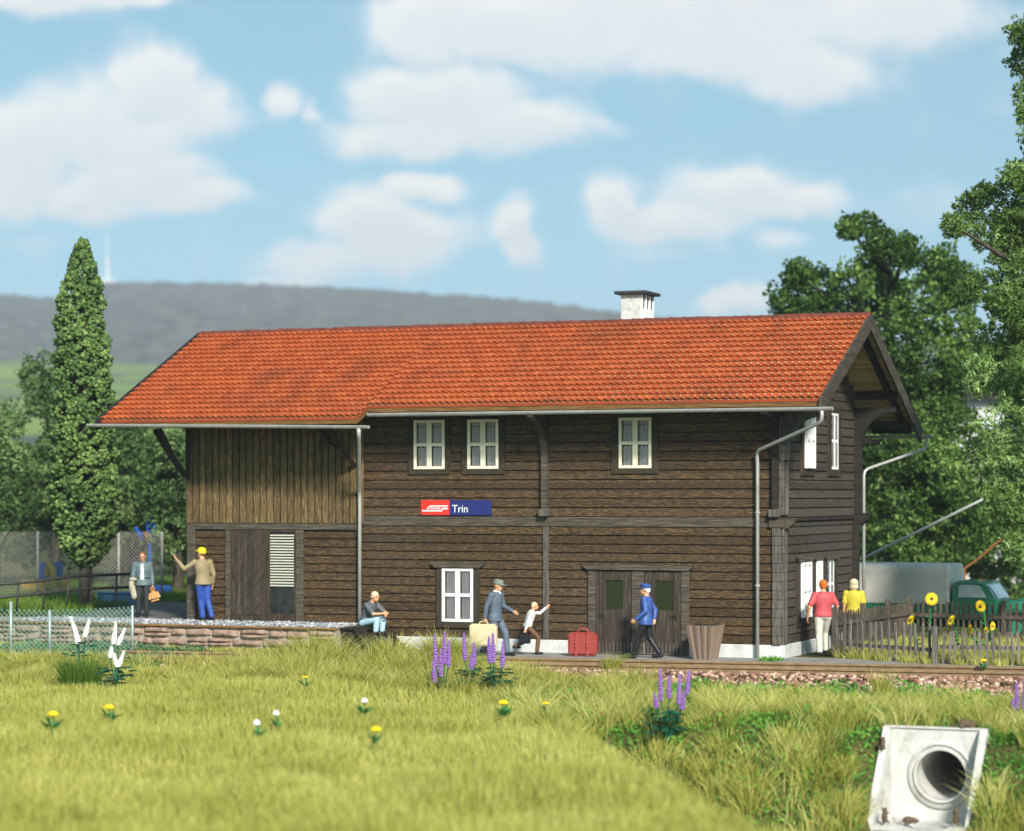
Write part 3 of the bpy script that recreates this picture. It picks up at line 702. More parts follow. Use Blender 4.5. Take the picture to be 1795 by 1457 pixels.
# freight door with herringbone boards, louvred light beside it
b = MB(); b.cbox(-14.53, -13.44, -.012, .06, .6, 2.925, .008)
dr = b.build('freight_door', M['casing'], H)
b = MB(); nd_ = 9
for i in range(-3, nd_):
    # diagonal boards clipped to the panel
    xa, xb, za, zb = -14.46, -13.52, .76, 2.84; w = .24
    c0 = za + (i) * .30
    poly = [(xa, c0), (xb, c0 + (xb - xa) * 1.15), (xb, c0 + (xb - xa) * 1.15 + .285), (xa, c0 + .285)]
    def clip(P, f, z, keep_below):
        out = []
        for k in range(len(P)):
            p, q = P[k], P[(k + 1) % len(P)]; ip = (p[1] <= z) == keep_below or p[1] == z; iq = (q[1] <= z) == keep_below or q[1] == z
            if ip: out.append(p)
            if ip != iq: t_ = (z - p[1]) / (q[1] - p[1]); out.append((p[0] + t_ * (q[0] - p[0]), z))
        return out
    poly = clip(clip(poly, None, zb, True), None, za, False)
    if len(poly) > 2: b.prism(poly, 'y', -.030, -.012)
b.build('diagonal_boards', M['door'], dr)
b = MB(); b.cbox(-13.44, -12.66, -.012, .03, .6, .80, .006); b.cbox(-13.44, -12.66, -.012, .03, 2.86, 2.925, .006); b.cbox(-13.44, -13.40, -.014, .03, .8, 2.86, .005); b.cbox(-12.72, -12.66, -.014, .03, .8, 2.86, .005)
lw = b.build('louvred_window', M['casing'], H)
b = MB()
for i in range(19):
    z = 1.50 + i * .0705; b.prism([(.014, z + .030), (-.006, z + .012), (-.012, z), (-.012, z + .006), (-.006, z + .019), (.014, z + .036)], 'x', -13.40, -12.72)
b.build('louvre_slats', M['louvre'], lw)
b = MB(); b.box(-13.40, -12.72, .028, .034, 1.47, 2.86); b.box(-13.40, -12.72, .010, .018, .80, 1.47); b.build('pane', M['paned'], lw)

# ------------------------------------------------------------------ station sign
SG = empty('station_sign', (-8.25, -.03, 3.49), 'red and blue station name board reading Trin on the front wall', 'sign')
M['signred'] = mat_plain('sign_red', (0.72, 0.035, 0.025), 0.4, var=0.03); M['signblue'] = mat_plain('sign_blue', (0.020, 0.026, 0.15), 0.4, var=0.05); M['signwhite'] = mat_plain('sign_white', (0.85, 0.85, 0.85), 0.4, var=0.01)
sz0, sz1 = 3.312, 3.680
b = MB(); b.cbox(-9.186, -8.416, -.062, -.036, sz0, sz1, .003); b.build('red_panel', M['signred'], SG)
b = MB(); b.cbox(-8.414, -7.31, -.062, -.036, sz0, sz1, .003); b.build('blue_panel', M['signblue'], SG)
def sgp(px, py):                                                # sign artwork grid: 1795 x 673 units over the zoomed board
    return (-9.186 + (px - 222) / (1600 - 222) * 1.876, sz1 - (py - 190) / (490 - 190) * (sz1 - sz0))
def art(polys):
    mb = MB()
    for P in polys: mb.prism([sgp(*p) for p in P][::-1], 'y', -.066, -.0605)
    return mb
bars = [[(250, 388), (660, 388), (640, 416), (250, 416)], [(410, 296), (755, 296), (755, 318), (420, 318), (372, 352), (345, 352)], [(345, 352), (372, 352), (384, 372), (345, 372)],
        [(630, 345), (655, 345), (655, 375), (630, 375)], [(658, 340), (755, 340), (755, 375), (658, 375)]]
for x in (415, 445, 485, 520, 555, 585): bars.append([(x, 335), (x + 20, 335), (x + 20, 372), (x, 372)])
art(bars).build('train_emblem', M['signwhite'], SG)
def text_mesh(txt, size):
    cu = bpy.data.curves.new('t', 'FONT'); cu.body = txt; cu.size = size; cu.extrude = .002; cu.resolution_u = 4
    o = bpy.data.objects.new('t', cu); COL.objects.link(o); dg = bpy.context.evaluated_depsgraph_get()
    me = bpy.data.meshes.new_from_object(o.evaluated_get(dg)); bpy.data.objects.remove(o); bpy.data.curves.remove(cu); return me
me = text_mesh('Trin', .262); me.transform(Matrix.Rotation(R(90), 4, 'X'))
x_, z_ = sgp(842, 432); bb_ = [v.co.x for v in me.vertices]; k_ = (sgp(1145, 432)[0] - x_) / (max(bb_) - min(bb_))
me.transform(Matrix.Translation((x_ - min(bb_) * k_, -.064, z_)) @ Matrix.Diagonal((k_, 1, 1, 1))); me.transform(Matrix.Translation(-SG.location))
link_mesh('lettering', me, M['signwhite'], SG)

# ------------------------------------------------------------------ loading dock
DK = empty('loading_dock', (-15.5, -1.0, 0), 'low loading dock walled in brown field stone with a gravel top', 'loading dock')
M['mortar'] = mat_plain('mortar', (0.34, 0.30, 0.25), 0.95, var=0.2, scale=20, bump=0.5)
M['stone'] = mat_plain('field_stone', (0.30, 0.195, 0.14), 0.9, var=0.45, scale=7, bump=0.8, dirt=(0.44, 0.37, 0.32), dirt_amt=0.6, dirt_scale=9)
DX0, DX1, DY = -24.0, -10.66, -1.8
b = MB(); b.box(DX0, DX1, DY + .045, -.04, -.3, .585); b.build('dock_core', M['mortar'], DK)
b = MB()
def stone(x0, x1, z0, z1):
    nx, nz = 9, 6; vs = []; fs = []; sd = random.uniform(0, 99)
    for j in range(nz + 1):
        for i in range(nx + 1):
            u, w = i / nx, j / nz; e = min(1, 1.0 * (max(0, 1 - abs(2 * u - 1) ** 5)) ** .5 * (max(0, 1 - abs(2 * w - 1) ** 4)) ** .5)
            dx = .022 * fbm(u * 2 + sd, w * 2, 1); dz = .022 * fbm(u * 2 + sd, w * 2, 5)
            vs.append((x0 + (x1 - x0) * u + dx, DY + .045 - .105 * e - .022 * fbm(u * 3 + sd, w * 3, 9) * e, z0 + (z1 - z0) * w + dz))
    for j in range(nz):
        for i in range(nx): fs.append((j * (nx + 1) + i, j * (nx + 1) + i + 1, (j + 1) * (nx + 1) + i + 1, (j + 1) * (nx + 1) + i))
    b.add(vs, fs)
for (z0, z1) in ((-.18, .06), (.06, .275), (.275, .515)):
    x = DX0
    while x < DX1 - .1:
        w = random.uniform(.36, .95); w = min(w, DX1 - x)
        if w > .5 and random.random() < .3:
            zm = (z0 + z1) / 2 + random.uniform(-.02, .02); stone(x + .012, x + w - .012, z0 + .01, zm - .006); stone(x + .012, x + w - .012, zm + .006, z1 - .01)
        else: stone(x + .026, x + w - .026, z0 + .020 + random.uniform(0, .02), z1 - .020 - random.uniform(0, .02))
        x += w
b.build('stone_wall', M['stone'], DK, smooth=True)
b = MB(); b.cbox(DX0, DX1 + .02, DY - .05, DY + .12, .53, .578, .008); b.build('edge_plank', M['fascia'], DK)
def pebbles(name, pts, smin, smax, mat, parent=None, flat=.7):
    bm = bmesh.new(); bmesh.ops.create_icosphere(bm, subdivisions=1, radius=1)
    base = np.array([v.co[:] for v in bm.verts]); fc = np.array([[v.index for v in f.verts] for f in bm.faces]); bm.free()
    n = len(pts); k = len(base); sc = rng.uniform(smin, smax, (n, 1, 1)) * rng.uniform(.6, 1.25, (n, 1, 3)) * np.array([1, 1, flat])
    an = rng.uniform(0, 6.28, n); ca, sa = np.cos(an)[:, None], np.sin(an)[:, None]
    P = base[None] * (1 + rng.uniform(-.22, .22, (n, k, 1))) * sc
    X = P[..., 0] * ca - P[..., 1] * sa; Y = P[..., 0] * sa + P[..., 1] * ca
    V = np.stack([X, Y, P[..., 2]], -1) + np.asarray(pts)[:, None, :]
    F = (fc[None] + (np.arange(n) * k)[:, None, None]).reshape(-1, 3)
    me = np_mesh(name, V.reshape(-1, 3), F, 3, mat, {'tint': np.repeat(rng.random(n), k)})
    if parent is not None: me.transform(Matrix.Translation(-parent.location))
    return link_mesh(name, me, None, parent)
M['grit'] = mat_leaf('grey_gravel', (0.13, 0.13, 0.14), (0.30, 0.30, 0.32), (0.62, 0.62, 0.63), transl=0, rough=.9)
n = 5200
pts = np.stack([rng.uniform(-20, DX1 - .02, n), DY + .07 + rng.random(n) ** 1.6 * 1.68, np.full(n, .6) + rng.uniform(-.015, .02, n)], 1)
o = pebbles('gravel_top', pts, .018, .045, M['grit'], DK); o['kind'] = 'stuff'
# steps at the end of the dock
ST = empty('wooden_steps', (-10.1, -1.0, 0), 'dark wooden steps leading up onto the end of the loading dock', 'steps')
b = MB(); b.cbox(-10.66, -10.05, -1.62, -.42, .525, .585, .01); b.build('tread', M['darkwood'], ST)
for i, (x0, x1, z) in enumerate(((-10.08, -9.72, .34), (-9.78, -9.42, .12))): b = MB(); b.cbox(x0, x1, -1.6, -.44, z, z + .05, .008); b.build('tread', M['darkwood'], ST)
for y0 in (-1.69, -.43):
    b = MB(); b.prism([(-10.22, .64), (-10.02, .64), (-9.28, -.1), (-9.52, -.1), (-10.22, .50)], 'y', y0, y0 + .07); b.build('stringer', M['darkwood'], ST)
b = MB(); b.prism([(-10.62, .52), (-10.24, .52), (-9.98, .3), (-9.70, -.1), (-10.62, -.1)], 'y', -1.55, -1.50); b.build('side_board', M['darkwood'], ST)

# ------------------------------------------------------------------ railway track
TK = empty('railway_track', (0, float(trk_y(0)), 0), 'rusty brown railway track running past the front of the station', 'railway track')
M['rail'] = mat_plain('rail_steel', (0.27, 0.175, 0.090), 0.38, metal=0.0, var=0.18, scale=5, dirt=(0.10, 0.055, 0.028), dirt_amt=0.6, dirt_scale=4)
M['sleeper'] = mat_wood('sleeper', (0.02, 0.014, 0.01), (0.05, 0.037, 0.027), (0.10, 0.08, 0.06), pitch=5)
ang = math.atan(TRK_S)
def rail(off):
    prof = [(-.035, .0), (-.045, -.012), (-.045, -.045), (-.012, -.060), (-.012, -.16), (-.075, -.185), (-.075, -.20), (.075, -.20), (.075, -.185), (.012, -.16), (.012, -.060), (.045, -.045), (.045, -.012), (.035, .0)]
    mb = MB(); x0, x1 = -16, 14
    mb.prism([(off + a * 1.15, c + .045) for a, c in prof], 'x', x0, x1)
    me = mb.mesh('rail'); me.transform(Matrix.Rotation(ang, 4, 'Z')); return link_mesh('rail', me, M['rail'], TK)
rail(.76); rail(-.80)
for i in range(44):
    x = -15.6 + i * .66; mb = MB(); mb.cbox(x, x + .24, -1.25, 1.25, -.30, -.165, .015); me = mb.mesh('sleeper'); me.transform(Matrix.Rotation(ang, 4, 'Z')); link_mesh('sleeper', me, M['sleeper'], TK)
M['ballast'] = mat_leaf('pink_ballast', (0.11, 0.055, 0.035), (0.34, 0.185, 0.125), (0.66, 0.47, 0.36), transl=0, rough=.9)
n = 11000
bx_ = rng.uniform(-13, 12, n); q_ = np.where(rng.random(n) < .75, rng.uniform(-3.3, -.86, n), rng.uniform(-.7, 1.2, n))
by_ = trk_y(bx_) + q_
bz_ = ground_z(bx_, by_) + .02; bz_ = np.where(q_ > -.9, -.17, bz_)
bz_ = np.where((q_ < -.86) & (q_ > -1.5), np.maximum(bz_, -.165 - (-.86 - q_) * .12), bz_)
tag(pebbles('ballast', np.stack([bx_, by_, bz_ + rng.uniform(-.02, .03, n)], 1), .035, .085, M['ballast'], flat=.8), kind='stuff')
# ------------------------------------------------------------------ hills, fields, mast
def polar(name, rs, ps, zf, mat):
    P_, R_ = np.meshgrid(ps, rs)
    Z = zf(R_, P_)
    X = CAM[0] + R_ * (-SN) + P_ * R_ * CS; Y = CAM[1] + R_ * CS + P_ * R_ * SN
    V = np.stack([X.ravel(), Y.ravel(), Z.ravel()], 1); i = np.arange(len(V)).reshape(P_.shape)
    F = np.stack([i[:-1, :-1], i[:-1, 1:], i[1:, 1:], i[1:, :-1]], -1).reshape(-1, 4)
    return link_mesh(name, np_mesh(name, V, F, 4, mat, smooth=True), None)
hu = np.array([-3000, -1200, -500, 0, 60, 100, 150, 185, 300, 500, 700, 900, 1090, 1300, 1600, 2200, 4500]); hv = np.array([600, 540, 520, 519, 523, 525, 510, 498, 497, 502, 513, 527, 550, 575, 600, 640, 700])
def ridge(p): return (868 - np.interp(p * FPX + 897.5, hu, hv)) / FPX
FR = 0.0525; HK = 2.2                                             # distance of the hills: about 1.4 to 2.2 km
def z_field(r, p):
    r = r / HK
    k = np.interp(r, [150, 200, 420, 640], [-.0052, .004, .034, FR + .001]); return 3.8 + HK * (k * r * (1 + .04 * np.sin(p * 22 + r * .01)) - .3)
def mnz(a, b):
    return np.sin(a * 3.1 + 1.7 * np.sin(b * 2.3)) * np.sin(b * 2.7 + 1.3 * np.sin(a * 1.9))
def z_hill(r, p):
    r = r / HK
    t = np.clip((r - 620) / 380, 0, 1); rk = ridge(p)
    k = np.where(r <= 1000, FR - .004 + (rk - FR + .004) * np.sin(t * np.pi / 2) ** 1.15, rk - (r - 1000) / 500 * .06)
    tree = 1.5 * mnz(p * 160, r * .16) + 1.0 * mnz(p * 390 + 3, r * .33 + 1)
    return 3.8 + HK * k * r + 1.6 * tree * np.clip((r - 620) / 60, 0, 1)
M['wood_far'] = mat_plain('wooded_hill', (0.085, 0.088, 0.075), 1.0, var=0.55, scale=.05, spec=0)
def mat_fields():
    m, t, b = new_mat('far_fields'); n = t.nodes; b.inputs['Roughness'].default_value = 1; b.inputs['Specular IOR Level'].default_value = 0
    tc = n.new('ShaderNodeTexCoord'); nz = n.new('ShaderNodeTexNoise'); nz.inputs['Scale'].default_value = .006; nz.inputs['Detail'].default_value = 2; nlink(t, tc.outputs['Object'], nz.inputs['Vector'])
    cr = n.new('ShaderNodeValToRGB'); cr.color_ramp.interpolation = 'CONSTANT'; e = cr.color_ramp.elements
    e[0].position = 0; e[0].color = (.17, .26, .035, 1); e[1].position = .47; e[1].color = (.075, .085, .060, 1); k = e.new(.53); k.color = (.20, .27, .045, 1); k = e.new(.60); k.color = (.11, .13, .05, 1)
    nlink(t, nz.outputs['Fac'], cr.inputs['Fac']); nlink(t, cr.outputs[0], b.inputs['Base Color']); return m
tag(polar('fields', np.linspace(150, 645, 60) * HK, np.linspace(-1.1, 1.1, 160), z_field, mat_fields()), kind='structure')
tag(polar('hills', np.linspace(618, 1450, 150) * HK, np.linspace(-.9, .9, 520), z_hill, M['wood_far']), kind='structure')
# transmitter mast on the hill
mp_ = at(188, 497, 2195); TW = empty('transmitter_mast', mp_ - Vector((0, 0, 1)), 'slender pale transmitter mast on top of the grey hill', 'mast')
M['concrete'] = mat_plain('pale_concrete', (.60, .61, .63), .9)
px_ = 2195 / FPX
b = MB(); b.tube([mp_ - Vector((0, 0, 1)), mp_ + Vector((0, 0, 40 * px_))], [4.2 * px_, 2.4 * px_], 10); b.build('shaft', M['concrete'], TW)
b = MB(); b.tube([mp_ + Vector((0, 0, 34 * px_)), mp_ + Vector((0, 0, 40 * px_))], [5.5 * px_, 5 * px_], 12); b.tube([mp_ - Vector((0, 0, 1)), mp_ + Vector((0, 0, 7 * px_))], [16 * px_, 15 * px_], 12); b.build('platform_ring', M['concrete'], TW)
b = MB(); b.tube([mp_ + Vector((0, 0, 40 * px_)), mp_ + Vector((0, 0, 88 * px_))], [1.9 * px_, .7 * px_], 8); b.build('antenna', M['concrete'], TW)

# ------------------------------------------------------------------ trees
def flakes(centres, radii, n, size, kind, tmin=0., tmax=1., shell=.55, tone=None, wts=None):
    """n leaf flakes scattered through a set of lumps; returns V,F,tint"""
    centres = np.asarray(centres, float); radii = np.asarray(radii, float)
    w = radii.prod(1) ** (2 / 3) * (1 if wts is None else np.asarray(wts)); w /= w.sum(); k = rng.choice(len(centres), n, p=w)
    d = rng.normal(size=(n, 3)); d /= np.linalg.norm(d, axis=1)[:, None]
    r = rng.random(n) ** (1 / 3) * (1 - shell) + shell * rng.random(n) ** .25
    # lumps have their own bumps so the outline is uneven
    bump = 1 + .22 * np.sin(d[:, 0] * 6 + k * 1.7) * np.sin(d[:, 1] * 5 + k * 2.3) + .18 * np.sin(d[:, 2] * 9 + k)
    C = centres[k] + d * radii[k] * (r * bump)[:, None]
    # gaps
    g = np.sin(C[:, 0] * 2.9 + 1.3 * np.sin(C[:, 2] * 2.1)) * np.sin(C[:, 2] * 3.3 + 1.1 * np.sin(C[:, 1] * 2.7)) * np.sin(C[:, 1] * 2.3 + .7)
    keep = g > -.33; C = C[keep]; k = k[keep]; n = len(C)
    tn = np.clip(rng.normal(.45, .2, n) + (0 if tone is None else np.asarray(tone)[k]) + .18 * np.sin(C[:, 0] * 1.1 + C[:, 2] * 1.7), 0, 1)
    s = rng.uniform(.6, 1.3, n) * size
    def frame(n):
        a = rng.normal(size=(n, 3)); a /= np.linalg.norm(a, axis=1)[:, None]; b_ = rng.normal(size=(n, 3)); b_ -= a * (a * b_).sum(1)[:, None]; b_ /= np.linalg.norm(b_, axis=1)[:, None]
        return a, b_
    VV = []; FF = []; TT = []; base = 0
    if kind == 'leaf':
        a, b_ = frame(n); c_ = np.cross(a, b_)
        q = np.stack([C - a * s[:, None], C + b_ * s[:, None] * .55 + c_ * s[:, None] * .2, C + a * s[:, None], C - b_ * s[:, None] * .55 + c_ * s[:, None] * .2], 1)
        VV.append(q.reshape(-1, 3)); FF.append(np.arange(4 * n).reshape(n, 4)); TT.append(np.repeat(tn, 4))
    elif kind == 'star':                                        # three thin crossed blades
        for j in range(3):
            a, b_ = frame(n); h = s[:, None]
            q = np.stack([C - a * h, C + b_ * h * .24, C + a * h, C - b_ * h * .24], 1)
            VV.append(q.reshape(-1, 3)); FF.append(np.arange(4 * n).reshape(n, 4) + base); TT.append(np.repeat(tn, 4)); base += 4 * n
    elif kind == 'lump':                                        # crumbs of foam: squashed octahedra
        o6 = np.array([(1, 0, 0), (-1, 0, 0), (0, 1, 0), (0, -1, 0), (0, 0, 1), (0, 0, -1)], float); f8 = np.array([(0, 2, 4), (2, 1, 4), (1, 3, 4), (3, 0, 4), (2, 0, 5), (1, 2, 5), (3, 1, 5), (0, 3, 5)])
        a, b_ = frame(n); c_ = np.cross(a, b_); Rm = np.stack([a, b_, c_], 2)
        P = o6[None] * s[:, None, None] * rng.uniform(.55, 1.25, (n, 6, 1)); P = np.einsum('nij,nkj->nki', Rm, P) + C[:, None, :]
        VV.append(P.reshape(-1, 3)); FF.append((f8[None] + (np.arange(n) * 6)[:, None, None]).reshape(-1, 3)); TT.append(np.repeat(tn, 6))
    return np.concatenate(VV), np.concatenate(FF), np.concatenate(TT)
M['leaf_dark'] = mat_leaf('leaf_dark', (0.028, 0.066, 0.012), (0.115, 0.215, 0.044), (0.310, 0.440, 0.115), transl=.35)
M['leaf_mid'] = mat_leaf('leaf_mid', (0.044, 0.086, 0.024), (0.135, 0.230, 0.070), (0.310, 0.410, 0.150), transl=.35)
M['leaf_star'] = mat_leaf('leaf_star', (0.050, 0.095, 0.014), (0.195, 0.320, 0.075), (0.520, 0.690, 0.290), transl=.35)
M['leaf_cypress'] = mat_leaf('leaf_cypress', (0.026, 0.058, 0.014), (0.100, 0.172, 0.044), (0.255, 0.350, 0.105), transl=.1)
M['bark'] = mat_wood('bark', (0.018, 0.013, 0.010), (0.05, 0.038, 0.028), (0.11, 0.09, 0.07), stretch=(8, 8, 2), pitch=5)
def tree(name, lumps, d, n, size, kind, mat, label, cat, foot_uv=None, tone=None, depth=1.0, dz=None, group=None, zfoot=0.0, rtrunk=.2, back=0.8, wts=None):
    """lumps are (u, v, radius px): the crown's masses as seen; each gets its own distance near d and a real radius"""
    cs = []; rs = []; tn = []
    for i, L_ in enumerate(lumps):
        u, v, r = L_[:3]; dd = d + (random.uniform(-1, 1) * depth)
        p = at(u, v, dd); rr = r * d / FPX; cs.append(p[:]); rs.append((rr, rr, rr * .95)); tn.append(L_[3] if len(L_) > 3 else random.uniform(-.12, .12))
    # masses that close the back of the crown
    extra = len(lumps) // 2
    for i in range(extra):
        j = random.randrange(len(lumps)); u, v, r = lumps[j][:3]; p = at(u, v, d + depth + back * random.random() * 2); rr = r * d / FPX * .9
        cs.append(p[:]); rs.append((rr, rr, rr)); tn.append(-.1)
    if wts: wts = [wts(c) for c in cs]
    V, F, T = flakes(cs, rs, n, size, kind, tone=tn, wts=wts)
    cx = np.mean([c[0] for c in cs]); cy = np.mean([c[1] for c in cs]); zt = np.mean([c[2] for c in cs])
    if foot_uv is not None: f_ = at(foot_uv[0], foot_uv[1], d); cx, cy = f_.x, f_.y
    root = empty(name, (cx, cy, zfoot), label, cat, group)
    me = np_mesh('crown', V - np.array([[cx, cy, zfoot]]), F, F.shape[1], mat, {'tint': T}); link_mesh('crown', me, None, root)
    b = MB(); zmax = max(c[2] for c in cs)
    tz = zt + (zmax - zt) * .4
    b.tube([(cx, cy, zfoot - .1), (cx + .05, cy, zfoot + .5), (cx, cy + .06, (zfoot + tz) / 2), (cx, cy, tz)], [rtrunk * 1.25, rtrunk, rtrunk * .75, rtrunk * .3], 8)
    order = list(range(len(lumps))); random.shuffle(order)
    for i in order[:9]:
        c = Vector(cs[i]); zb = min(max(zfoot + .8, c.z - 1.2 - random.random()), tz); st = Vector((cx, cy, zb)); md = (st + c) / 2 + Vector((0, 0, -.2))
        b.tube([st, md, c], [rtrunk * .42, rtrunk * .28, rtrunk * .1], 5)
    b.build('trunk', M['bark'], root, smooth=True)
    return root
# slim cypress at the left end of the dock
def cypress():
    d = 70.0; f = at(150, 1052, d); zf = f.z; k = d / FPX
    prof = [(420, 6), (440, 14), (470, 24), (510, 36), (560, 40), (620, 44), (700, 49), (780, 52), (860, 54), (920, 52), (955, 42), (980, 26), (992, 12)]
    vv = [p[0] for p in prof]; ww = [p[1] for p in prof]
    cs = []; 
    n = 15000
    v = rng.uniform(420, 992, n * 2); w = np.interp(v, vv, ww); keep = rng.random(n * 2) < w / 54; v = v[keep][:n]; w = w[keep][:n]; n = len(v)
    an = rng.uniform(0, 2 * np.pi, n); rr = (.80 + .22 * rng.random(n)) * w * k * (1 + .10 * np.sin(an * 5 + v * .06) + .08 * np.sin(v * .19 + an * 2))
    wob = .05 * np.sin(v * .02)
    X = f.x + (np.interp(v, [420, 560, 992], [-8, -8, 0]) * k) * CS + rr * np.cos(an) + wob; Y = f.y + rr * np.sin(an); Z = 3.8044 + (868 - v) * k
    g = np.sin(an * 7 + v * .05) * np.sin(v * .14 + an * 3) ; kp = g > -.55
    C = np.stack([X, Y, Z], 1)[kp]; n = len(C)
    cs = C; V, F, T = flakes_at(cs, .064)
    root = empty('cypress', (f.x, f.y, zf), 'tall slim columnar cypress with crumbly foliage at the left end of the roof', 'tree')
    link_mesh('crown', np_mesh('crown', V - np.array([[f.x, f.y, zf]]), F, 3, M['leaf_cypress'], {'tint': T}), None, root)
    b = MB(); b.tube([f - Vector((0, 0, .3)), f + Vector((0, 0, 1.2)), f + Vector((0, 0, 5)), f + Vector((0, 0, 9))], [.20, .18, .42, .12], 12); b.build('trunk', M['bark'], root)
    b = MB(); b.tube([f + Vector((0, 0, .95)), f + Vector((0, 0, 1.02))], [.24, .24], 12); b.build('trunk_collar', M['bark'], root)
def flakes_at(C, size):
    n = len(C); ico = bmesh.new(); bmesh.ops.create_icosphere(ico, subdivisions=1, radius=1); B = np.array([v.co[:] for v in ico.verts]); Fc = np.array([[v.index for v in f.verts] for f in ico.faces]); ico.free()
    k = len(B); s = rng.uniform(.5, 1.35, n)[:, None, None] * size
    P = B[None] * rng.uniform(.55, 1.3, (n, k, 1)) * s * rng.uniform(.7, 1.2, (n, 1, 3)) + C[:, None, :]
    t = np.clip(rng.normal(.45, .22, n) + .12 * np.sin(C[:, 2] * 2 + C[:, 0] * 3), 0, 1)
    return P.reshape(-1, 3), (Fc[None] + (np.arange(n) * k)[:, None, None]).reshape(-1, 3), np.repeat(t, k)
cypress()
GB = 'bushy trees behind the station'
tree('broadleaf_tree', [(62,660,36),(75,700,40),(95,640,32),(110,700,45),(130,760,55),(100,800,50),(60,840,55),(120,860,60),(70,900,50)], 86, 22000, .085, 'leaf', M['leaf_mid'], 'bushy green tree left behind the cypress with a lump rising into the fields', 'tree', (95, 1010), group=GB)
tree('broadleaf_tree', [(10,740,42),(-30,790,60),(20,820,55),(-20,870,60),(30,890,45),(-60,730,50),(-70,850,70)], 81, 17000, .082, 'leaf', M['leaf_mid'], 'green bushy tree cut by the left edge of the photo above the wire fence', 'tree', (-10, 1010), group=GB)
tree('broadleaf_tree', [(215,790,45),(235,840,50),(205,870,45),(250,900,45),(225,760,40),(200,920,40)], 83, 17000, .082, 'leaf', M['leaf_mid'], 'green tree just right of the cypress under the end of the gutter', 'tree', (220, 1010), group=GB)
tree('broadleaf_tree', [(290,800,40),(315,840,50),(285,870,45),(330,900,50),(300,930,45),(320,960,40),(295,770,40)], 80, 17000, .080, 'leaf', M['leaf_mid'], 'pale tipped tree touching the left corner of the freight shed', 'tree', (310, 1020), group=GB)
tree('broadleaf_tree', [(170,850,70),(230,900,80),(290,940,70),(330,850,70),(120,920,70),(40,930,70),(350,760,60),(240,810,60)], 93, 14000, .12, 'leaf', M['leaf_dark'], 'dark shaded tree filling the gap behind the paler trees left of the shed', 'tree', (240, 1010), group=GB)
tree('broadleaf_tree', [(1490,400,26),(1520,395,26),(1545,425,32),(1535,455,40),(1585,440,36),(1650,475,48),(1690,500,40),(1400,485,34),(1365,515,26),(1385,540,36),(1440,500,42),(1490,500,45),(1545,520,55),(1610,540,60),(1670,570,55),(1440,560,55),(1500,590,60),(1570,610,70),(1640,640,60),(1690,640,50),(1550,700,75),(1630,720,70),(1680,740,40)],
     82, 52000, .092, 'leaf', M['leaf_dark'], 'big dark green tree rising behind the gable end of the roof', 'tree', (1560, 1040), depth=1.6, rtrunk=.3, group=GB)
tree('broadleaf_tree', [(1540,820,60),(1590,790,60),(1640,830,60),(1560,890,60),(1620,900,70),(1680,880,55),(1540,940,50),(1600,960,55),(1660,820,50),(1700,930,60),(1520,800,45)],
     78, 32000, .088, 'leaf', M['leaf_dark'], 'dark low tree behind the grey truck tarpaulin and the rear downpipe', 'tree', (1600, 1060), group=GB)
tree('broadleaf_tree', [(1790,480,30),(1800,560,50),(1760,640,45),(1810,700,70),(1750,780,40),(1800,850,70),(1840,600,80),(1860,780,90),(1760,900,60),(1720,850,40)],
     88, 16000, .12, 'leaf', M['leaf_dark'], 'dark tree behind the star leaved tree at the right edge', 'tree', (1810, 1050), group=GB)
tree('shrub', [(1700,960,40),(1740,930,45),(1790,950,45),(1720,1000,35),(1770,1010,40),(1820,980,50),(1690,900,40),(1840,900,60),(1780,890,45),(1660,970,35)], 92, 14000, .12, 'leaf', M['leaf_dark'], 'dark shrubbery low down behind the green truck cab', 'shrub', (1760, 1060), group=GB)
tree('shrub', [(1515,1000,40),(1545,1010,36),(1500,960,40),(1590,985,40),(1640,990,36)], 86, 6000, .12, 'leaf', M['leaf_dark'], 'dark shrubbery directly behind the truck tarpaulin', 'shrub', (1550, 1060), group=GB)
# near tree at the right edge with little star shaped leaves
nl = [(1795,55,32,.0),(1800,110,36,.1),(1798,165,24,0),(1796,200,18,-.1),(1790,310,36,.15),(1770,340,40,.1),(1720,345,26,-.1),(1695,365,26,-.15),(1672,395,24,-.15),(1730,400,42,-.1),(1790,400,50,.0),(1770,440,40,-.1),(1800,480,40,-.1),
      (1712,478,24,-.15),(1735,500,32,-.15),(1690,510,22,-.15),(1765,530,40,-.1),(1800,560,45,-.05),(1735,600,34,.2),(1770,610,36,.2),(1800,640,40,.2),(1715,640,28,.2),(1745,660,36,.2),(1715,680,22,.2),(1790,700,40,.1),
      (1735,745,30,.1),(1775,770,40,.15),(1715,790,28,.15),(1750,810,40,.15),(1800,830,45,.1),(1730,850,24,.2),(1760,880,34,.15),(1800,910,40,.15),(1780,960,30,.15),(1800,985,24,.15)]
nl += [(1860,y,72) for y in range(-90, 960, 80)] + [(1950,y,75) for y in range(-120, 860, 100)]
def seen_w(c):
    dx, dy = c[0] - CAM[0], c[1] - CAM[1]; return .42 if (dx * CS + dy * SN) / (-dx * SN + dy * CS) * FPX > 950 else 1.0
tree('star_leaf_tree', nl, 60, 62000, .085, 'star', M['leaf_star'], 'near tree with light green star shaped leaves at the right edge', 'tree', (1890, 1150), depth=.8, rtrunk=.28, wts=seen_w, back=.3)

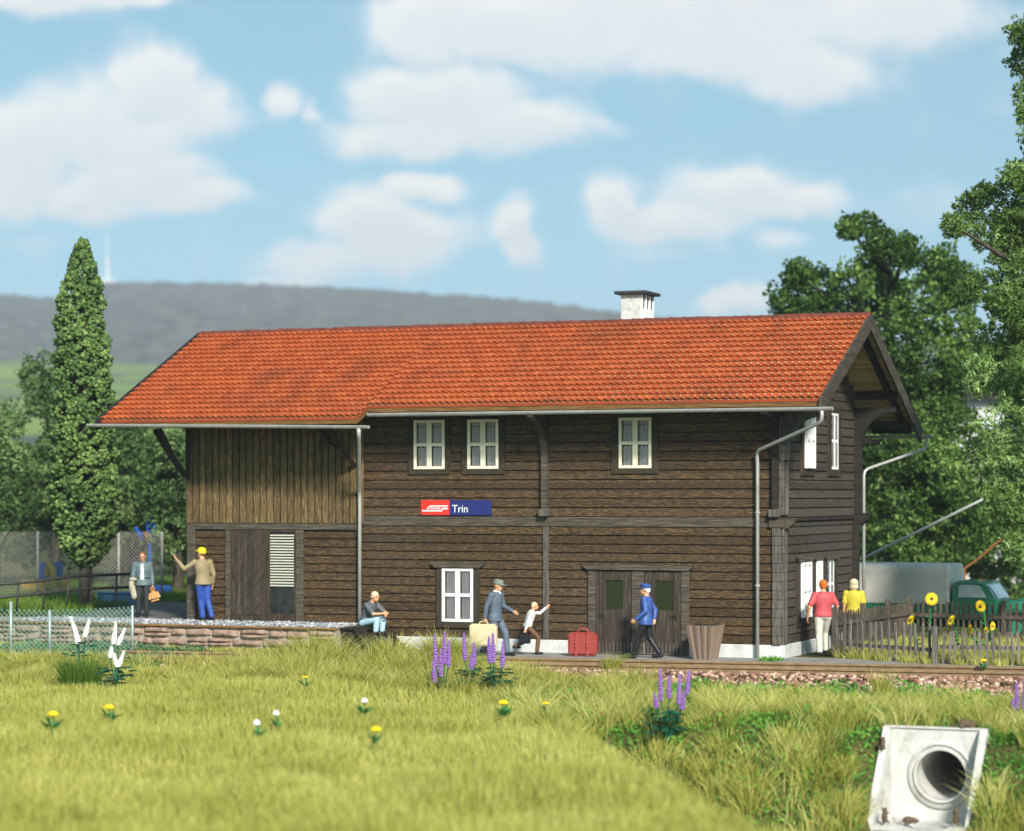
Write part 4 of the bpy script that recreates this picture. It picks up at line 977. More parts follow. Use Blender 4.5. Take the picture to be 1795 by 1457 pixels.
# ------------------------------------------------------------------ fences
M['galv'] = mat_plain('green_grey_galvanised', (.34, .42, .40), .5, metal=.3, var=.15, dirt=(.55, .6, .6), dirt_amt=.5)
M['wire_green'] = mat_plain('green_wire', (.15, .29, .22), .5, var=.2)
M['wire_grey'] = mat_plain('grey_wire', (.33, .32, .28), .6, metal=.2, var=.2)
def chain_link(name, posts, h, pitch, r, label, mat_p, mat_w, post_r=.028, pole_h=None):
    """posts are foot points; diamond mesh between them"""
    posts = [Vector(p) for p in posts]; root = empty(name, posts[0], label, 'fence')
    for i, p in enumerate(posts):
        b = MB(); hh = (pole_h or [h + .03] * len(posts))[i]; b.tube([p - Vector((0, 0, .1)), p + Vector((0, 0, hh))], post_r, 8); b.build('fence_post', mat_p, root, smooth=True)
    b = MB()
    for i in range(len(posts) - 1):
        a, c = posts[i], posts[i + 1]; ln = (c - a).length; 
        def P(s, z):
            k = s / ln; q = a + (c - a) * k; return Vector((q.x, q.y, q.z + z))
        n = int((ln + h) / pitch) + 1
        for sg in (1, -1):
            for j in range(n + 1):
                s0 = j * pitch - (h if sg > 0 else 0)
                s1 = s0 + sg * h if sg > 0 else s0 - h
                # clip
                def cl(sA, zA, sB, zB):
                    pts = []
                    for t_ in (0, 1): pass
                    lo, hi = 0., 1.
                    dS = sB - sA
                    if abs(dS) > 1e-6:
                        t1, t2 = sorted(((0 - sA) / dS, (ln - sA) / dS)); lo, hi = max(lo, t1), min(hi, t2)
                    return (lo, hi) if hi - lo > .02 else None
                sA, sB = (s0, s0 + h) if sg > 0 else (s0, s0 - h)
                k = cl(sA, 0, sB, h)
                if k: b.tube([P(sA + (sB - sA) * k[0], h * k[0] + .02), P(sA + (sB - sA) * k[1], h * k[1] + .02)], r, 3, cap=False)
    b.build('wire_mesh', mat_w, root); return root
gpts = [at(-160, 1150, 58.2), at(19, 1152, 58.2), at(87, 1153, 58.6), at(232, 1146, 59.6)]
chain_link('wire_fence', gpts, 1.12, .118, .0075, 'green diamond wire fence in front of the left end of the dock', M['galv'], M['wire_green'], .036, [1.2, 1.32, 1.14, 1.17])
tf = [at(-260, 1050, 75.5), at(-90, 1050, 75.5), at(66, 1050, 75.5), at(208, 1050, 75.5), at(284, 1050, 76)]
chain_link('wire_fence', tf, 2.05, .115, .0075, 'tall grey wire mesh fence behind the cypress trunk', M['wire_grey'], M['wire_grey'], .04)
# dark handrail behind
rp = [at(-120, 1078, 66), at(32, 1062, 66.5), at(78, 1060, 67), at(120, 1058, 67.4), at(160, 1057, 68), at(236, 1056, 69)]
hr = empty('handrail', rp[1], 'dark two bar handrail rising towards the man with the tan bag', 'handrail')
tops = [at(-120, 1036, 66), at(0, 1024, 66.4), at(60, 1020, 66.8), at(118, 1011, 67.4), at(160, 1009, 68), at(238, 1006, 69)]
bot = [at(-120, 1060, 66), at(0, 1047, 66.4), at(60, 1042, 66.8), at(118, 1035, 67.4), at(160, 1032, 68), at(238, 1029, 69)]
for t_ in (tops, bot): b = MB(); b.tube(t_, .042, 8); b.build('rail_bar', M['iron'], hr, smooth=True)
for (u, v, vb, d) in ((32,1021,1078,66.5),(78,1018,1078,67),(120,1012,1078,67.4),(161,1010,1078,68),(205,1008,1078,68.6),(-70,1030,1078,66)):
    b = MB(); b.tube([at(u - 3, vb, d), at(u, v, d)], .03, 6); b.build('rail_post', M['iron'], hr, smooth=True)

# picket fence round the garden
PF = empty('picket_fence', (1.1, .45, 0), 'weathered grey picket fence round the sunflower patch', 'fence')
def picket_run(a, c, h, n, w, th, mat, rails=(.2, .72), taper=True, lean=.02, flip=False):
    a = Vector(a); c = Vector(c); dirv = (c - a); ln = dirv.length; u = dirv.normalized(); nrm = Vector((-u.y, u.x, 0)).normalized()
    mb = MB()
    def slat(p, w, h, th, mb, z0=-.05):
        e = u.copy(); e.z = 0; e.normalize(); lx = random.uniform(-lean, lean); hh = h * random.uniform(.97, 1.03)
        q = []
        for (s, t_) in ((-w, -th), (w, -th), (w, th), (-w, th)): q.append(p + e * s + nrm * t_)
        top = p + e * lx + Vector((0, 0, hh))
        vs = [x + Vector((0, 0, z0)) for x in q] + [top + e * s * .9 + nrm * t_ - Vector((0, 0, .05)) for (s, t_) in ((-w, -th), (w, -th), (w, th), (-w, th))] + [top + nrm * -th, top + nrm * th]
        mb.add(vs, [(0, 1, 5, 4), (1, 2, 6, 5), (2, 3, 7, 6), (3, 0, 4, 7), (4, 5, 8), (6, 7, 9), (5, 6, 9, 8), (7, 4, 8, 9), (3, 2, 1, 0)])
    out = []
    for i in range(n):
        m_ = MB(); slat(a + dirv * ((i + .5) / n), w, h, th, m_); m_.build('picket', mat, PF)
    m_ = MB()
    for z in rails:
        for k in (0,):
            e = nrm * (th + .022) * (-1 if flip else 1)
            p0, p1 = a + Vector((0, 0, h * z)) + e, c + Vector((0, 0, h * z)) + e; hz = Vector((0, 0, .045)); t2 = nrm * .02
            m_.add([p0 - hz - t2, p1 - hz - t2, p1 - hz + t2, p0 - hz + t2, p0 + hz - t2, p1 + hz - t2, p1 + hz + t2, p0 + hz + t2], [(0, 3, 2, 1), (4, 5, 6, 7), (0, 1, 5, 4), (1, 2, 6, 5), (2, 3, 7, 6), (3, 0, 4, 7)])
    m_.build('fence_rail', mat, PF)
def fpost(p, h, mat, r=.055):
    b = MB(); p = Vector(p); b.cbox(p.x - r, p.x + r, p.y - r, p.y + r, p.z - .15, p.z + h, .012); b.build('fence_post', mat, PF)
def foot(u, v, d, z=0.0):
    p = at(u, v, d); return Vector((p.x, p.y, z))
c0 = foot(1462, 1150, 57.6); c1 = foot(1512, 1100, 59.4); c2 = foot(1556, 1100, 61.2); c3 = foot(1594, 1100, 62.8); c4 = foot(1830, 1100, 60.8)
f1 = foot(1636, 1160, 55.2); f2 = foot(1850, 1160, 54.4)
for a_, c_ in ((c0, c1), (c1, c2), (c2, c3)): picket_run(a_, c_, 1.06, 11, .045, .012, M['fence_dark'], rails=(.3, .74), flip=True)
picket_run(c3, c4, 1.10, 23, .034, .014, M['fence_dark'], rails=(.25, .68), flip=True)
picket_run(c0, f1, .90, 15, .030, .018, M['fence'], rails=(.35,), lean=.05)
picket_run(f1, f2, .78, 19, .030, .018, M['fence'], rails=(.5,), lean=.05)
for p, h in ((c0, 1.16), (c1, 1.19), (c2, 1.2), (c3, 1.2)): fpost(p, h, M['fence_dark'])
fpost(foot(1759, 1100, 61.4), 1.16, M['fence_dark'], .06); fpost(f1 + Vector((.05, -.06, 0)), .86, M['fence'], .055)

# ------------------------------------------------------------------ culvert portal
CV = empty('culvert', ((CUL['x0'] + CUL['x1']) / 2, CUL['yb'], -2.2), 'white concrete culvert mouth with sloping wing walls in the ditch', 'culvert')
M['conc'] = mat_plain('white_concrete', (.60, .585, .55), .85, var=.09, scale=20, bump=.3, dirt=(.26, .215, .155), dirt_amt=.6, dirt_scale=2.6)
def culvert():
    x0, x1, yb = CUL['x0'] + .12, CUL['x1'] - .12, CUL['yb']; zt, zb = -.40, -1.98; cx, cz, ri, ro = (x0 + x1) / 2 + .10, -1.22, .45, .60
    b = MB(); n = 48; ring = [(cx + ri * math.cos(2 * math.pi * i / n), cz + ri * math.sin(2 * math.pi * i / n)) for i in range(n)]
    def sq(i):
        a = 2 * math.pi * i / n; c_, s_ = math.cos(a), math.sin(a); t_ = min((x1 - cx if c_ > 0 else cx - x0) / max(abs(c_), 1e-6), (zt - cz if s_ > 0 else cz - zb + .2) / max(abs(s_), 1e-6)); return (cx + c_ * t_, cz + s_ * t_)
    # include the corners
    outer = [sq(i) for i in range(n)]
    for i in range(n):
        j = (i + 1) % n; b.add([(ring[i][0], yb, ring[i][1]), (outer[i][0], yb, outer[i][1]), (outer[j][0], yb, outer[j][1]), (ring[j][0], yb, ring[j][1])], [(0, 1, 2, 3)])
    for X in (x0, x1):
        for Z in (zt, zb - .2):
            a = math.atan2(Z - cz, X - cx) % (2 * math.pi); i = int(a / (2 * math.pi) * n); j = (i + 1) % n; b.add([(outer[i][0], yb, outer[i][1]), (X, yb, Z), (outer[j][0], yb, outer[j][1])], [(0, 1, 2)])
    b.box(x0 - .13, x1 + .13, yb + .001, yb + .12, zt, zt + .035)
    b.box(x0, x1, yb, yb + .11, zt - .02, zt + .0)
    b.build('headwall', M['conc'], CV)
    b = MB(); R1 = [(ro, .0), (ro, -.05), (ro - .05, -.075), (ro - .05, -.03), (ro - .11, -.03), (ro - .11, -.09), (ri, -.09), (ri, .1)]
    vs = []; k = len(R1)
    for i in range(n):
        a = 2 * math.pi * i / n
        for (r, y) in R1: vs.append((cx + r * math.cos(a), yb + y, cz + r * math.sin(a)))
    b.add(vs, [(i * k + j, ((i + 1) % n) * k + j, ((i + 1) % n) * k + j + 1, i * k + j + 1) for i in range(n) for j in range(k - 1)]); b.build('pipe_collar', M['conc'], CV, smooth=False)
    b = MB(); vs = []; ys = (yb + .05, yb + 2.2, yb + 4.6)
    for y in ys:
        for i in range(n): a = 2 * math.pi * i / n; vs.append((cx + ri * math.cos(a), y, cz + ri * math.sin(a)))
    b.add(vs, [(s * n + i, s * n + (i + 1) % n, (s + 1) * n + (i + 1) % n, (s + 1) * n + i) for s in range(2) for i in range(n)]); b.build('pipe_barrel', M['conc'], CV, smooth=True)
    b = MB(); b.tube([(cx + .2, yb + 4.5, cz), (cx + .2, yb + 4.6, cz)], .5, 24); b.build('pipe_end', M['fascia'], CV)
    for (xa, xb) in ((x0 - .13, x0 - .001), (x1 + .001, x1 + .13)):
        b = MB(); b.prism([(yb + .12, zt + .03), (yb - .10, zt + .03), (yb - 1.42, zb + .03), (yb - 1.42, zb - .25), (yb + .12, zb - .25)], 'x', xa, xb); b.build('wing_wall', M['conc'], CV)
    b = MB(); b.prism([(x0, zb - .1), (x1, zb - .1), (x1, zb), (cx + .40, zb), (cx + .28, zb - .06), (cx - .28, zb - .06), (cx - .40, zb), (x0, zb)], 'y', yb - 1.42, yb); 
    b.build('apron', M['conc'], CV)
    return cx, cz, ri
CCX, CCZ, CRI = culvert()

# ------------------------------------------------------------------ truck
def truck():
    d = 66.5; base = at(1590, 1130, d); T = empty('truck', (0, 0, 0), 'dark green bonneted truck with a grey tarpaulin behind the garden fence', 'truck')
    M['tarp'] = mat_plain('grey_tarpaulin', (.60, .575, .52), .7, var=.06, scale=5); M['truck'] = mat_plain('truck_green', (.028, .23, .12), .25, var=.05, coat=.6)
    M['chassis'] = mat_plain('chassis', (.012, .02, .016), .6); M['tyre'] = mat_plain('tyre', (.018, .018, .018), .8); M['glassc'] = mat_plain('cab_glass', (.62, .66, .66), .08, var=.25, scale=2); M['chrome'] = mat_plain('chrome', (.7, .7, .7), .15, metal=1)
    W2 = .92
    def loft(prof, x0, x1, name, mat, chamfer=.06, par=T):
        mb = MB(); 
        secs = [(x0, .94), (x0 + chamfer, 1.0), (x1 - chamfer, 1.0), (x1, .94)]
        n = len(prof); vs = []
        cz = sum(p[1] for p in prof) / n
        for x, s in secs: vs += [(x, p[0] * s, cz + (p[1] - cz) * s) for p in prof]
        fs = [(k * n + i, k * n + (i + 1) % n, (k + 1) * n + (i + 1) % n, (k + 1) * n + i) for k in range(3) for i in range(n)]
        fs += [tuple(range(n))[::-1], tuple(3 * n + i for i in range(n))]; mb.add(vs, fs); return mb.build(name, mat, par)
    def rr(hw, z0, z1, r, k=5, rb=.02):
        P = []
        for (cx_, cz_, a0, r_) in ((hw - rb, z0 + rb, -90, rb), (hw - r, z1 - r, 0, r), (-hw + r, z1 - r, 90, r), (-hw + rb, z0 + rb, 180, rb)):
            for i in range(k + 1): a = R(a0 + 90 * i / k); P.append((cx_ + r_ * math.cos(a), cz_ + r_ * math.sin(a)))
        return P
    # x runs towards the bonnet; the tarpaulin's front end is at x = 0
    loft(rr(W2, 1.02, 2.10, .22), -4.2, 0, 'tarpaulin', M['tarp'])
    b = MB(); b.cbox(-4.2, -.01, -W2 + .02, W2 - .02, .62, 1.015, .02)
    for i in range(6): b.cbox(-4.15 + i * .7, -4.11 + i * .7, -W2, W2, .64, 1.0, .01)
    b.build('cargo_bed', M['truck'], T)
    b = MB(); b.cbox(-4.1, 2.2, -.45, .45, .38, .60, .02); b.build('chassis_frame', M['chassis'], T)
    # cab
    P = [(.06, .62), (.06, 1.50), (.13, 1.62), (.26, 1.665), (.85, 1.64), (1.0, 1.58), (1.28, 1.16), (1.28, .62)]
    mb = MB(); n = len(P); vs = []
    for y, s in ((-W2 + .05, .0), (-W2 + .10, 1), (W2 - .10, 1), (W2 - .05, .0)):
        for x, z in P: vs.append((x + (0 if s else (.02 if x < .3 else -.02)), y, z - (0 if s else (.035 if z > 1.4 else 0))))
    mb.add(vs, [(k * n + i, (k + 1) * n + i, (k + 1) * n + (i + 1) % n, k * n + (i + 1) % n) for k in range(3) for i in range(n)] + [tuple(range(n)), tuple(3 * n + i for i in range(n))[::-1]])
    cab = mb.build('cab', M['truck'], T)
    for s in (-1, 1):
        y = s * (W2 - .045); mb = MB(); mb.prism([(.25, 1.22), (.25, 1.52), (.32, 1.56), (.80, 1.55), (.86, 1.50), (1.02, 1.22)], 'y', y - .012, y + .012); mb.build('side_window', M['glassc'], cab)
        mb = MB(); 
        for (x, z, x2, z2) in ((.22, 1.20, .22, 1.55), (1.08, 1.19, .90, 1.53), (.22, 1.20, 1.08, 1.19), (.27, 1.58, .86, 1.58)): mb.tube([(x, y + s * .006, z), (x2, y + s * .006, z2)], .014, 5)
        mb.build('window_trim', M['truck'], cab)
        mb = MB(); mb.tube([(1.24, y - s * .04, 1.2), (1.1, y + s * .02, 1.44), (1.06, y - s * .02, 1.50)], .02, 6); mb.build('mirror_arm', M['chrome'], cab)
    mb = MB(); mb.add([(1.045, -.66, 1.54), (1.045, .66, 1.54), (1.29, .70, 1.19), (1.29, -.70, 1.19)], [(0, 1, 2, 3)]); mb.add([(1.03, -.66, 1.54), (1.03, .66, 1.54), (1.27, .70, 1.19), (1.27, -.70, 1.19)], [(3, 2, 1, 0)]); mb.build('windscreen', M['glassc'], cab)
    # bonnet
    secs = [(1.28, .70, 1.16), (1.6, .62, 1.13), (2.1, .52, 1.06), (2.35, .46, .95), (2.42, .42, .8)]; mb = MB(); vs = []
    for x, hw, zt in secs: vs += [(x, p[0], p[1]) for p in rr(hw, .56, zt, .2)]
    n = len(rr(.5, .5, 1, .2)); mb.add(vs, [(k * n + i, k * n + (i + 1) % n, (k + 1) * n + (i + 1) % n, (k + 1) * n + i) for k in range(4) for i in range(n)] + [tuple(4 * n + i for i in range(n))]); mb.build('bonnet', M['truck'], T, smooth=True)
    for s in (-1, 1):
        mb = MB(); mb.tube([(1.25, s * .72, .62), (1.38, s * .74, .86), (1.65, s * .75, .98), (2.0, s * .74, .94), (2.25, s * .70, .74), (2.3, s * .66, .6)], [.16, .18, .2, .2, .18, .12], 10); mb.build('mudguard', M['truck'], T, smooth=True)
        mb = MB(); mb.ball((2.28, s * .58, .93), (.09, .10, .10), 2); mb.build('headlight', M['chrome'], T, smooth=True)
        for x in (1.78, -2.9):
            mb = MB(); mb.tube([(x, s * .62, .42), (x, s * .64, .42), (x, s * .84, .42), (x, s * .86, .42)], [.34, .42, .42, .34], 24); w_ = mb.build('wheel', M['tyre'], T)
            mb = MB(); mb.tube([(x, s * .85, .42), (x, s * .875, .42)], [.2, .17], 16); mb.build('rim', M['truck'], w_)
    T.location = (base.x, base.y, -.27)
    f = at(1672, 1010, d); T.location = (f.x - .05, f.y + .6, -.12 - .05); T.rotation_euler = (0, 0, R(-1.0))
truck()
# barrier pole, house glimpsed between the trees, orange bar
b = MB(); o_ = at(1514, 980, 72); b.tube([at(1500, 986, 72), at(1724, 875, 72), at(1790, 842, 72)], [.045, .042, .04], 8); b.tube([at(1490, 980, 72), foot(1490, 1000, 72, -.2)], .06, 8)
o = b.build('barrier_pole', M['zinc'], None, smooth=True); tag(o, 'slanting thin grey barrier pole raised above the truck', 'barrier')
M['orange'] = mat_plain('orange_paint', (.22, .075, .018), .6); M['bluep'] = mat_plain('blue_paint', (.020, .11, .46), .45); M['yellowp'] = mat_plain('yellow_paint', (.50, .30, .03), .5); M['housewhite'] = mat_plain('white_render', (.62, .60, .60), .9)
b = MB(); b.tube([at(1682, 1003, 76), at(1712, 982, 76), at(1745, 953, 76), at(1765, 938, 76)], [.04, .036, .036, .03], 6); b.tube([at(1690, 998, 76), foot(1690, 1040, 76, -.2)], .05, 6)
tag(b.build('boom_arm', M['orange'], None), 'thin orange boom arm slanting up behind the green cab', 'boom')
hp = at(1730, 800, 106); HB = empty('house', (hp.x, hp.y, -.2), 'pale house glimpsed between the trees at the right', 'house')
b = MB(); b.box(hp.x - 1.5, hp.x + 3.5, hp.y, hp.y + 5, -.3, 8.0); b.build('wall', M['housewhite'], HB)
b = MB(); b.prism([(hp.x - 2.8, 7.9), (hp.x + 3.9, 7.9), (hp.x + .55, 10.0)], 'y', hp.y - .4, hp.y + 5.4); b.build('roof', M['slate'], HB)
for x in (-1.6, .4, 2.2): b = MB(); b.box(hp.x + x, hp.x + x + .8, hp.y - .03, hp.y + .02, 4.6, 5.9); b.build('window', M['paned'], HB)
# playground crane left, blurred
sw = at(258, 930, 79); PG = empty('slide_tower', (sw.x, sw.y, .4), 'bright blue splayed frame and slide among the trees at left', 'playground frame')
b = MB()
for (u1, v1, u2, v2) in ((237, 925, 252, 948), (258, 915, 262, 950), (266, 902, 267, 950), (272, 912, 268, 950), (248, 935, 270, 940), (262, 950, 264, 1060)): b.tube([at(u1, v1, 79), at(u2, v2, 79.2)], .06, 6)
b.build('frame', M['bluep'], PG)
b = MB(); b.tube([at(255, 932, 78.9), at(259, 948, 78.9)], .08, 6); b.build('orange_panel', M['orange'], PG)
b = MB(); p_ = at(262, 1030, 78.5); b.cbox(p_.x - .5, p_.x + .6, p_.y - .1, p_.y + .4, p_.z - .3, p_.z + .06, .05); b.build('slide_body', M['bluep'], PG)
p_ = at(196, 1048, 72); b = MB(); b.cbox(p_.x - .55, p_.x + .5, p_.y, p_.y + .6, p_.z - .45, p_.z + .12, .06); b.cbox(p_.x - .58, p_.x + .53, p_.y - .03, p_.y + .63, p_.z + .12, p_.z + .17, .02)
M['bluebin'] = mat_plain('pale_blue_plastic', (.11, .24, .40), .5); tag(b.build('storage_box', M['bluebin']), 'pale blue box standing behind the handrail right of the cypress trunk', 'box')
p_ = at(72, 1030, 79); EX = empty('digger', (p_.x, p_.y, .3), 'small yellow digger behind the tall wire fence', 'digger')
b = MB(); b.cbox(p_.x - .8, p_.x + .5, p_.y, p_.y + 1, p_.z - .45, p_.z + .22, .06); b.build('body', M['yellowp'], EX)
b = MB(); b.tube([at(82, 1010, 79), at(86, 985, 79), at(93, 1000, 78.8), at(96, 1035, 78.6)], [.10, .12, .12, .07], 6); b.build('arm', M['yellowp'], EX)
b = MB(); b.cbox(p_.x - .15, p_.x + .35, p_.y + .1, p_.y + .8, p_.z + .22, p_.z + .8, .05); b.build('cab', M['bluep'], EX)
b = MB(); b.tube([at(96, 1035, 78.6), at(101, 1046, 78.5)], [.12, .16], 6); b.build('bucket', M['zinc'], EX)
b = MB(); b.tube([(p_.x - .8, p_.y + .1, p_.z - .6), (p_.x + .5, p_.y + .1, p_.z - .6)], .22, 10); b.build('track', M['tyre'], EX)
# ------------------------------------------------------------------ people
M['skin'] = mat_plain('skin', (.66, .34, .19), .5, var=.06); 
def cloth(name, col, rough=.6, var=.14): M[name] = mat_plain(name, col, rough, var=var, scale=9, bump=.25); return M[name]
M['eye'] = mat_plain('eye', (.02, .015, .012), .3); M['lip'] = mat_plain('lip', (.42, .12, .08), .5)
def remesh(mb, voxel, mat, name, parent, smooth=3):
    me = mb.mesh('tmp'); o = bpy.data.objects.new('tmp', me); COL.objects.link(o)
    r = o.modifiers.new('r', 'REMESH'); r.mode = 'VOXEL'; r.voxel_size = voxel
    s_ = o.modifiers.new('s', 'SMOOTH'); s_.factor = .5; s_.iterations = smooth
    dg = bpy.context.evaluated_depsgraph_get(); me2 = bpy.data.meshes.new_from_object(o.evaluated_get(dg)); bpy.data.objects.remove(o); bpy.data.meshes.remove(me)
    me2.materials.clear(); me2.name = name
    return link_mesh(name, me2, mat, parent, smooth=True)
def cap(mb, a, b, ra, rb):
    a = Vector(a); b = Vector(b); mb.tube([a, a.lerp(b, .5), b], [ra, (ra + rb) / 2, rb], 10); mb.ball(a, ra, 2); mb.ball(b, rb, 2)
def loft(mb, rings):
    """rings: (centre, lateral axis, half width, half depth); closed"""
    n = 16; vs = []
    for i, (c, lat, hw, hd) in enumerate(rings):
        c = Vector(c); nx = Vector(rings[min(i + 1, len(rings) - 1)][0]); pv = Vector(rings[max(i - 1, 0)][0]); t = (nx - pv).normalized(); lat = Vector(lat).normalized(); dp = t.cross(lat).normalized()
        for k in range(n): a = 2 * math.pi * k / n; vs.append(c + lat * (hw * math.cos(a)) + dp * (hd * math.sin(a)))
    m = len(rings)
    mb.add(vs, [(i * n + k, i * n + (k + 1) % n, (i + 1) * n + (k + 1) % n, (i + 1) * n + k) for i in range(m - 1) for k in range(n)] + [tuple(range(n))[::-1], tuple((m - 1) * n + k for k in range(n))])
STD = dict(pelvis=(0, 0, .95), neck=(0, -.01, 1.47), head=(0, .02, 1.615), shL=(-.175, 0, 1.405), shR=(.175, 0, 1.405), elL=(-.225, -.03, 1.12), elR=(.225, -.03, 1.12), wrL=(-.235, .05, .87), wrR=(.235, .05, .87),
           hipL=(-.085, 0, .92), hipR=(.085, 0, .92), knL=(-.095, .025, .50), knR=(.095, .025, .50), anL=(-.10, -.02, .085), anR=(.10, -.02, .085))
def face_dir(r, f):
    """facing angle for a person whose front points r to the right and f away from the viewer"""
    x = r * CS - f * SN; y = r * SN + f * CS; return math.atan2(-x, y)
def torso(mb, J, g, low=.0, top=True, skirt=0.0, wid=1.0):
    pe = Vector(J['pelvis']); ne = Vector(J['neck']); lh = Vector(J['hipR']) - Vector(J['hipL']); ls = Vector(J['shR']) - Vector(J['shL'])
    P = []
    prof = [(-.13, .100, .085), (-.08, .150, .110), (.0, .162, .115), (.16, .145, .102), (.32, .140, .102), (.55, .160, .112), (.75, .175, .112), (.88, .165, .095), (.96, .10, .075), (1.02, .06, .06)]
    if skirt: prof = [(-.13 - skirt, .165, .125), (-.10 - skirt, .178, .135), (-.05, .172, .125)] + prof[2:]
    for t, w, d in prof:
        if t < low: continue
        c = pe + (ne - pe) * t; lat = lh.normalized().lerp(ls.normalized(), max(0, min(1, t)))
        P.append((c, lat, w * wid + g, d * wid + g))
    loft(mb, P)
def hand(mb, J, S, curl, s=1.0):
    w = Vector(J['wr' + S]); e = Vector(J['el' + S]); d = (w - e).normalized(); sd = -1 if S == 'L' else 1
    inn = Vector((-sd, 0, 0)); inn = (inn - d * inn.dot(d)); inn = inn.normalized() if inn.length > .1 else Vector((0, 0, -1)); fw_ = d.cross(inn) * (1 if S == 'L' else -1)
    if fw_.dot(Vector((0, 1, .6))) < 0: fw_ = -fw_
    pc = w + d * .045; rot = Matrix((fw_, inn, d)).transposed()
    mb.ball(pc, (.042, .018, .052), 2, rot); cap(mb, e.lerp(w, .8), pc, .028, .022)
    for i, (o, l) in enumerate(((.030, .068), (.010, .078), (-.011, .072), (-.030, .056))):
        a = pc + d * .045 + fw_ * o; c1 = curl * (1 + .08 * i); m_ = a + (d * math.cos(c1 * .6) + inn * math.sin(c1 * .6)) * l * .5; b_ = m_ + (d * math.cos(c1 * 1.5) + inn * math.sin(c1 * 1.5)) * l * .5
        cap(mb, a, m_, .0105, .0098); cap(mb, m_, b_, .0098, .0085)
    t0 = pc + fw_ * .034 - d * .012; t1 = t0 + fw_ * .028 + d * .03 + inn * .012; cap(mb, t0, t1, .013, .011); cap(mb, t1, t1 + d * .028 + inn * .008, .011, .009)
def person(label, foot_p, s, rz, J=None, top=None, bottom=None, shoes=None, sleeve='long', hair=None, cap_=None, yaw=0, pitch=0, curlL=.5, curlR=.5, skirt=0, collar=None, group=None, bob=False, bottom_skirt=False, shirt_front=None, belt=None, wid=1.0):
    j = dict(STD); j.update(J or {}); J = j
    root = empty('person', (0, 0, 0), label, 'person', group)
    hm = Matrix.Rotation(R(yaw), 3, 'Z') @ Matrix.Rotation(R(pitch), 3, 'X'); hc = Vector(J['head'])
    def H_(x, y, z): return hc + hm @ Vector((x, y, z))
    b = MB(); torso(b, J, 0, wid=wid); cap(b, J['neck'], H_(0, -.015, -.05), .056, .052)
    b.ball(H_(0, -.012, .03), (.076, .094, .098), 3, hm); b.ball(H_(0, .022, -.045), (.056, .066, .072), 2, hm); b.ball(H_(0, .066, -.092), (.028, .022, .022), 2, hm)
    b.ball(H_(0, .088, .030), (.045, .014, .014), 2, hm); b.ball(H_(0, .097, -.012), (.014, .022, .026), 2, hm); b.ball(H_(0, .086, -.056), (.026, .014, .012), 2, hm)
    for e in (-1, 1): b.ball(H_(e * .078, -.012, -.004), (.012, .024, .034), 2, hm)
    for S in 'LR':
        cap(b, J['sh' + S], J['el' + S], .050, .040); cap(b, J['el' + S], J['wr' + S], .040, .027); hand(b, J, S, curlL if S == 'L' else curlR)
        cap(b, J['hip' + S], J['kn' + S], .083, .056); cap(b, J['kn' + S], J['an' + S], .056, .038)
        a = Vector(J['an' + S]); cap(b, a + Vector((0, -.02, -.04)), a + Vector((0, .14, -.05)), .036, .032)
        b.ball(Vector(J['sh' + S]), .062, 2)
    body = remesh(b, .0105, M['skin'], 'body', root, 2)
    # face
    for e in (-1, 1): b = MB(); b.ball(H_(e * .032, .083, .012), (.012, .008, .008), 1, hm); b.build('eye', M['eye'], root)
    b = MB(); b.ball(H_(0, .099, -.056), (.024, .006, .006), 1, hm); b.build('mouth', M['lip'], root)
    if hair:
        b = MB()
        if bob:
            b.ball(H_(0, -.022, .045), (.100, .108, .105), 3, hm); b.ball(H_(0, -.045, -.05), (.098, .075, .085), 3, hm)
            for e in (-1, 1): b.ball(H_(e * .07, -.01, -.05), (.035, .06, .08), 2, hm)
        else:
            b.ball(H_(0, -.022, .048), (.084, .094, .092), 3, hm); b.ball(H_(0, -.055, -.008), (.072, .058, .07), 2, hm)
        remesh(b, .012, hair, 'hair', root, 2)
    if cap_:
        m_, kind = cap_; b = MB()
        if kind == 'baseball': b.ball(H_(0, -.012, .058), (.092, .106, .088), 3, hm); b.ball(H_(0, .10, .055), (.065, .075, .016), 2, hm); b.ball(H_(0,-.05,.02), (.085, .07, .06), 2, hm)
        elif kind == 'field': loft(b, [(H_(0, -.01, .03), hm @ Vector((1, 0, 0)), .092, .106), (H_(0, -.01, .08), hm @ Vector((1, 0, 0)), .096, .112), (H_(0, -.012, .135), hm @ Vector((1, 0, 0)), .084, .104), (H_(0, -.012, .150), hm @ Vector((1, 0, 0)), .05, .07)]); b.ball(H_(0, .11, .045), (.07, .07, .014), 2, hm)
        elif kind == 'peaked':
            q = hm @ Matrix.Rotation(R(12), 3, 'X')
            b.ball(H_(0, -.005, .125), (.122, .132, .035), 3, q); loft(b, [(H_(0, -.01, .04), hm @ Vector((1, 0, 0)), .090, .104), (H_(0, -.01, .115), hm @ Vector((1, 0, 0)), .098, .112)])
        remesh(b, .011, m_, 'cap', root, 2)
        if kind == 'peaked':
            b = MB(); b.ball(H_(0, .105, .045), (.068, .062, .012), 2, hm @ Matrix.Rotation(R(-18), 3, 'X')); b.build('visor', M['black'], root, smooth=True)
    # clothes
    b = MB(); torso(b, J, .020, low=-.09 if not skirt else -9, skirt=skirt, wid=wid)
    for S in 'LR':
        sh, el, wr = (Vector(J[k + S]) for k in ('sh', 'el', 'wr')); b.ball(sh, .078, 2)
        if sleeve == 'long': cap(b, sh, el, .070, .056); cap(b, el, el.lerp(wr, .93), .056, .043)
        elif sleeve == 'half': cap(b, sh, sh.lerp(el, .80), .072, .064)
        else: cap(b, sh, sh.lerp(el, .6), .072, .066)
    remesh(b, .0115, top, 'jacket' if skirt else 'shirt', root, 3)
    b = MB(); pe = Vector(J['pelvis'])
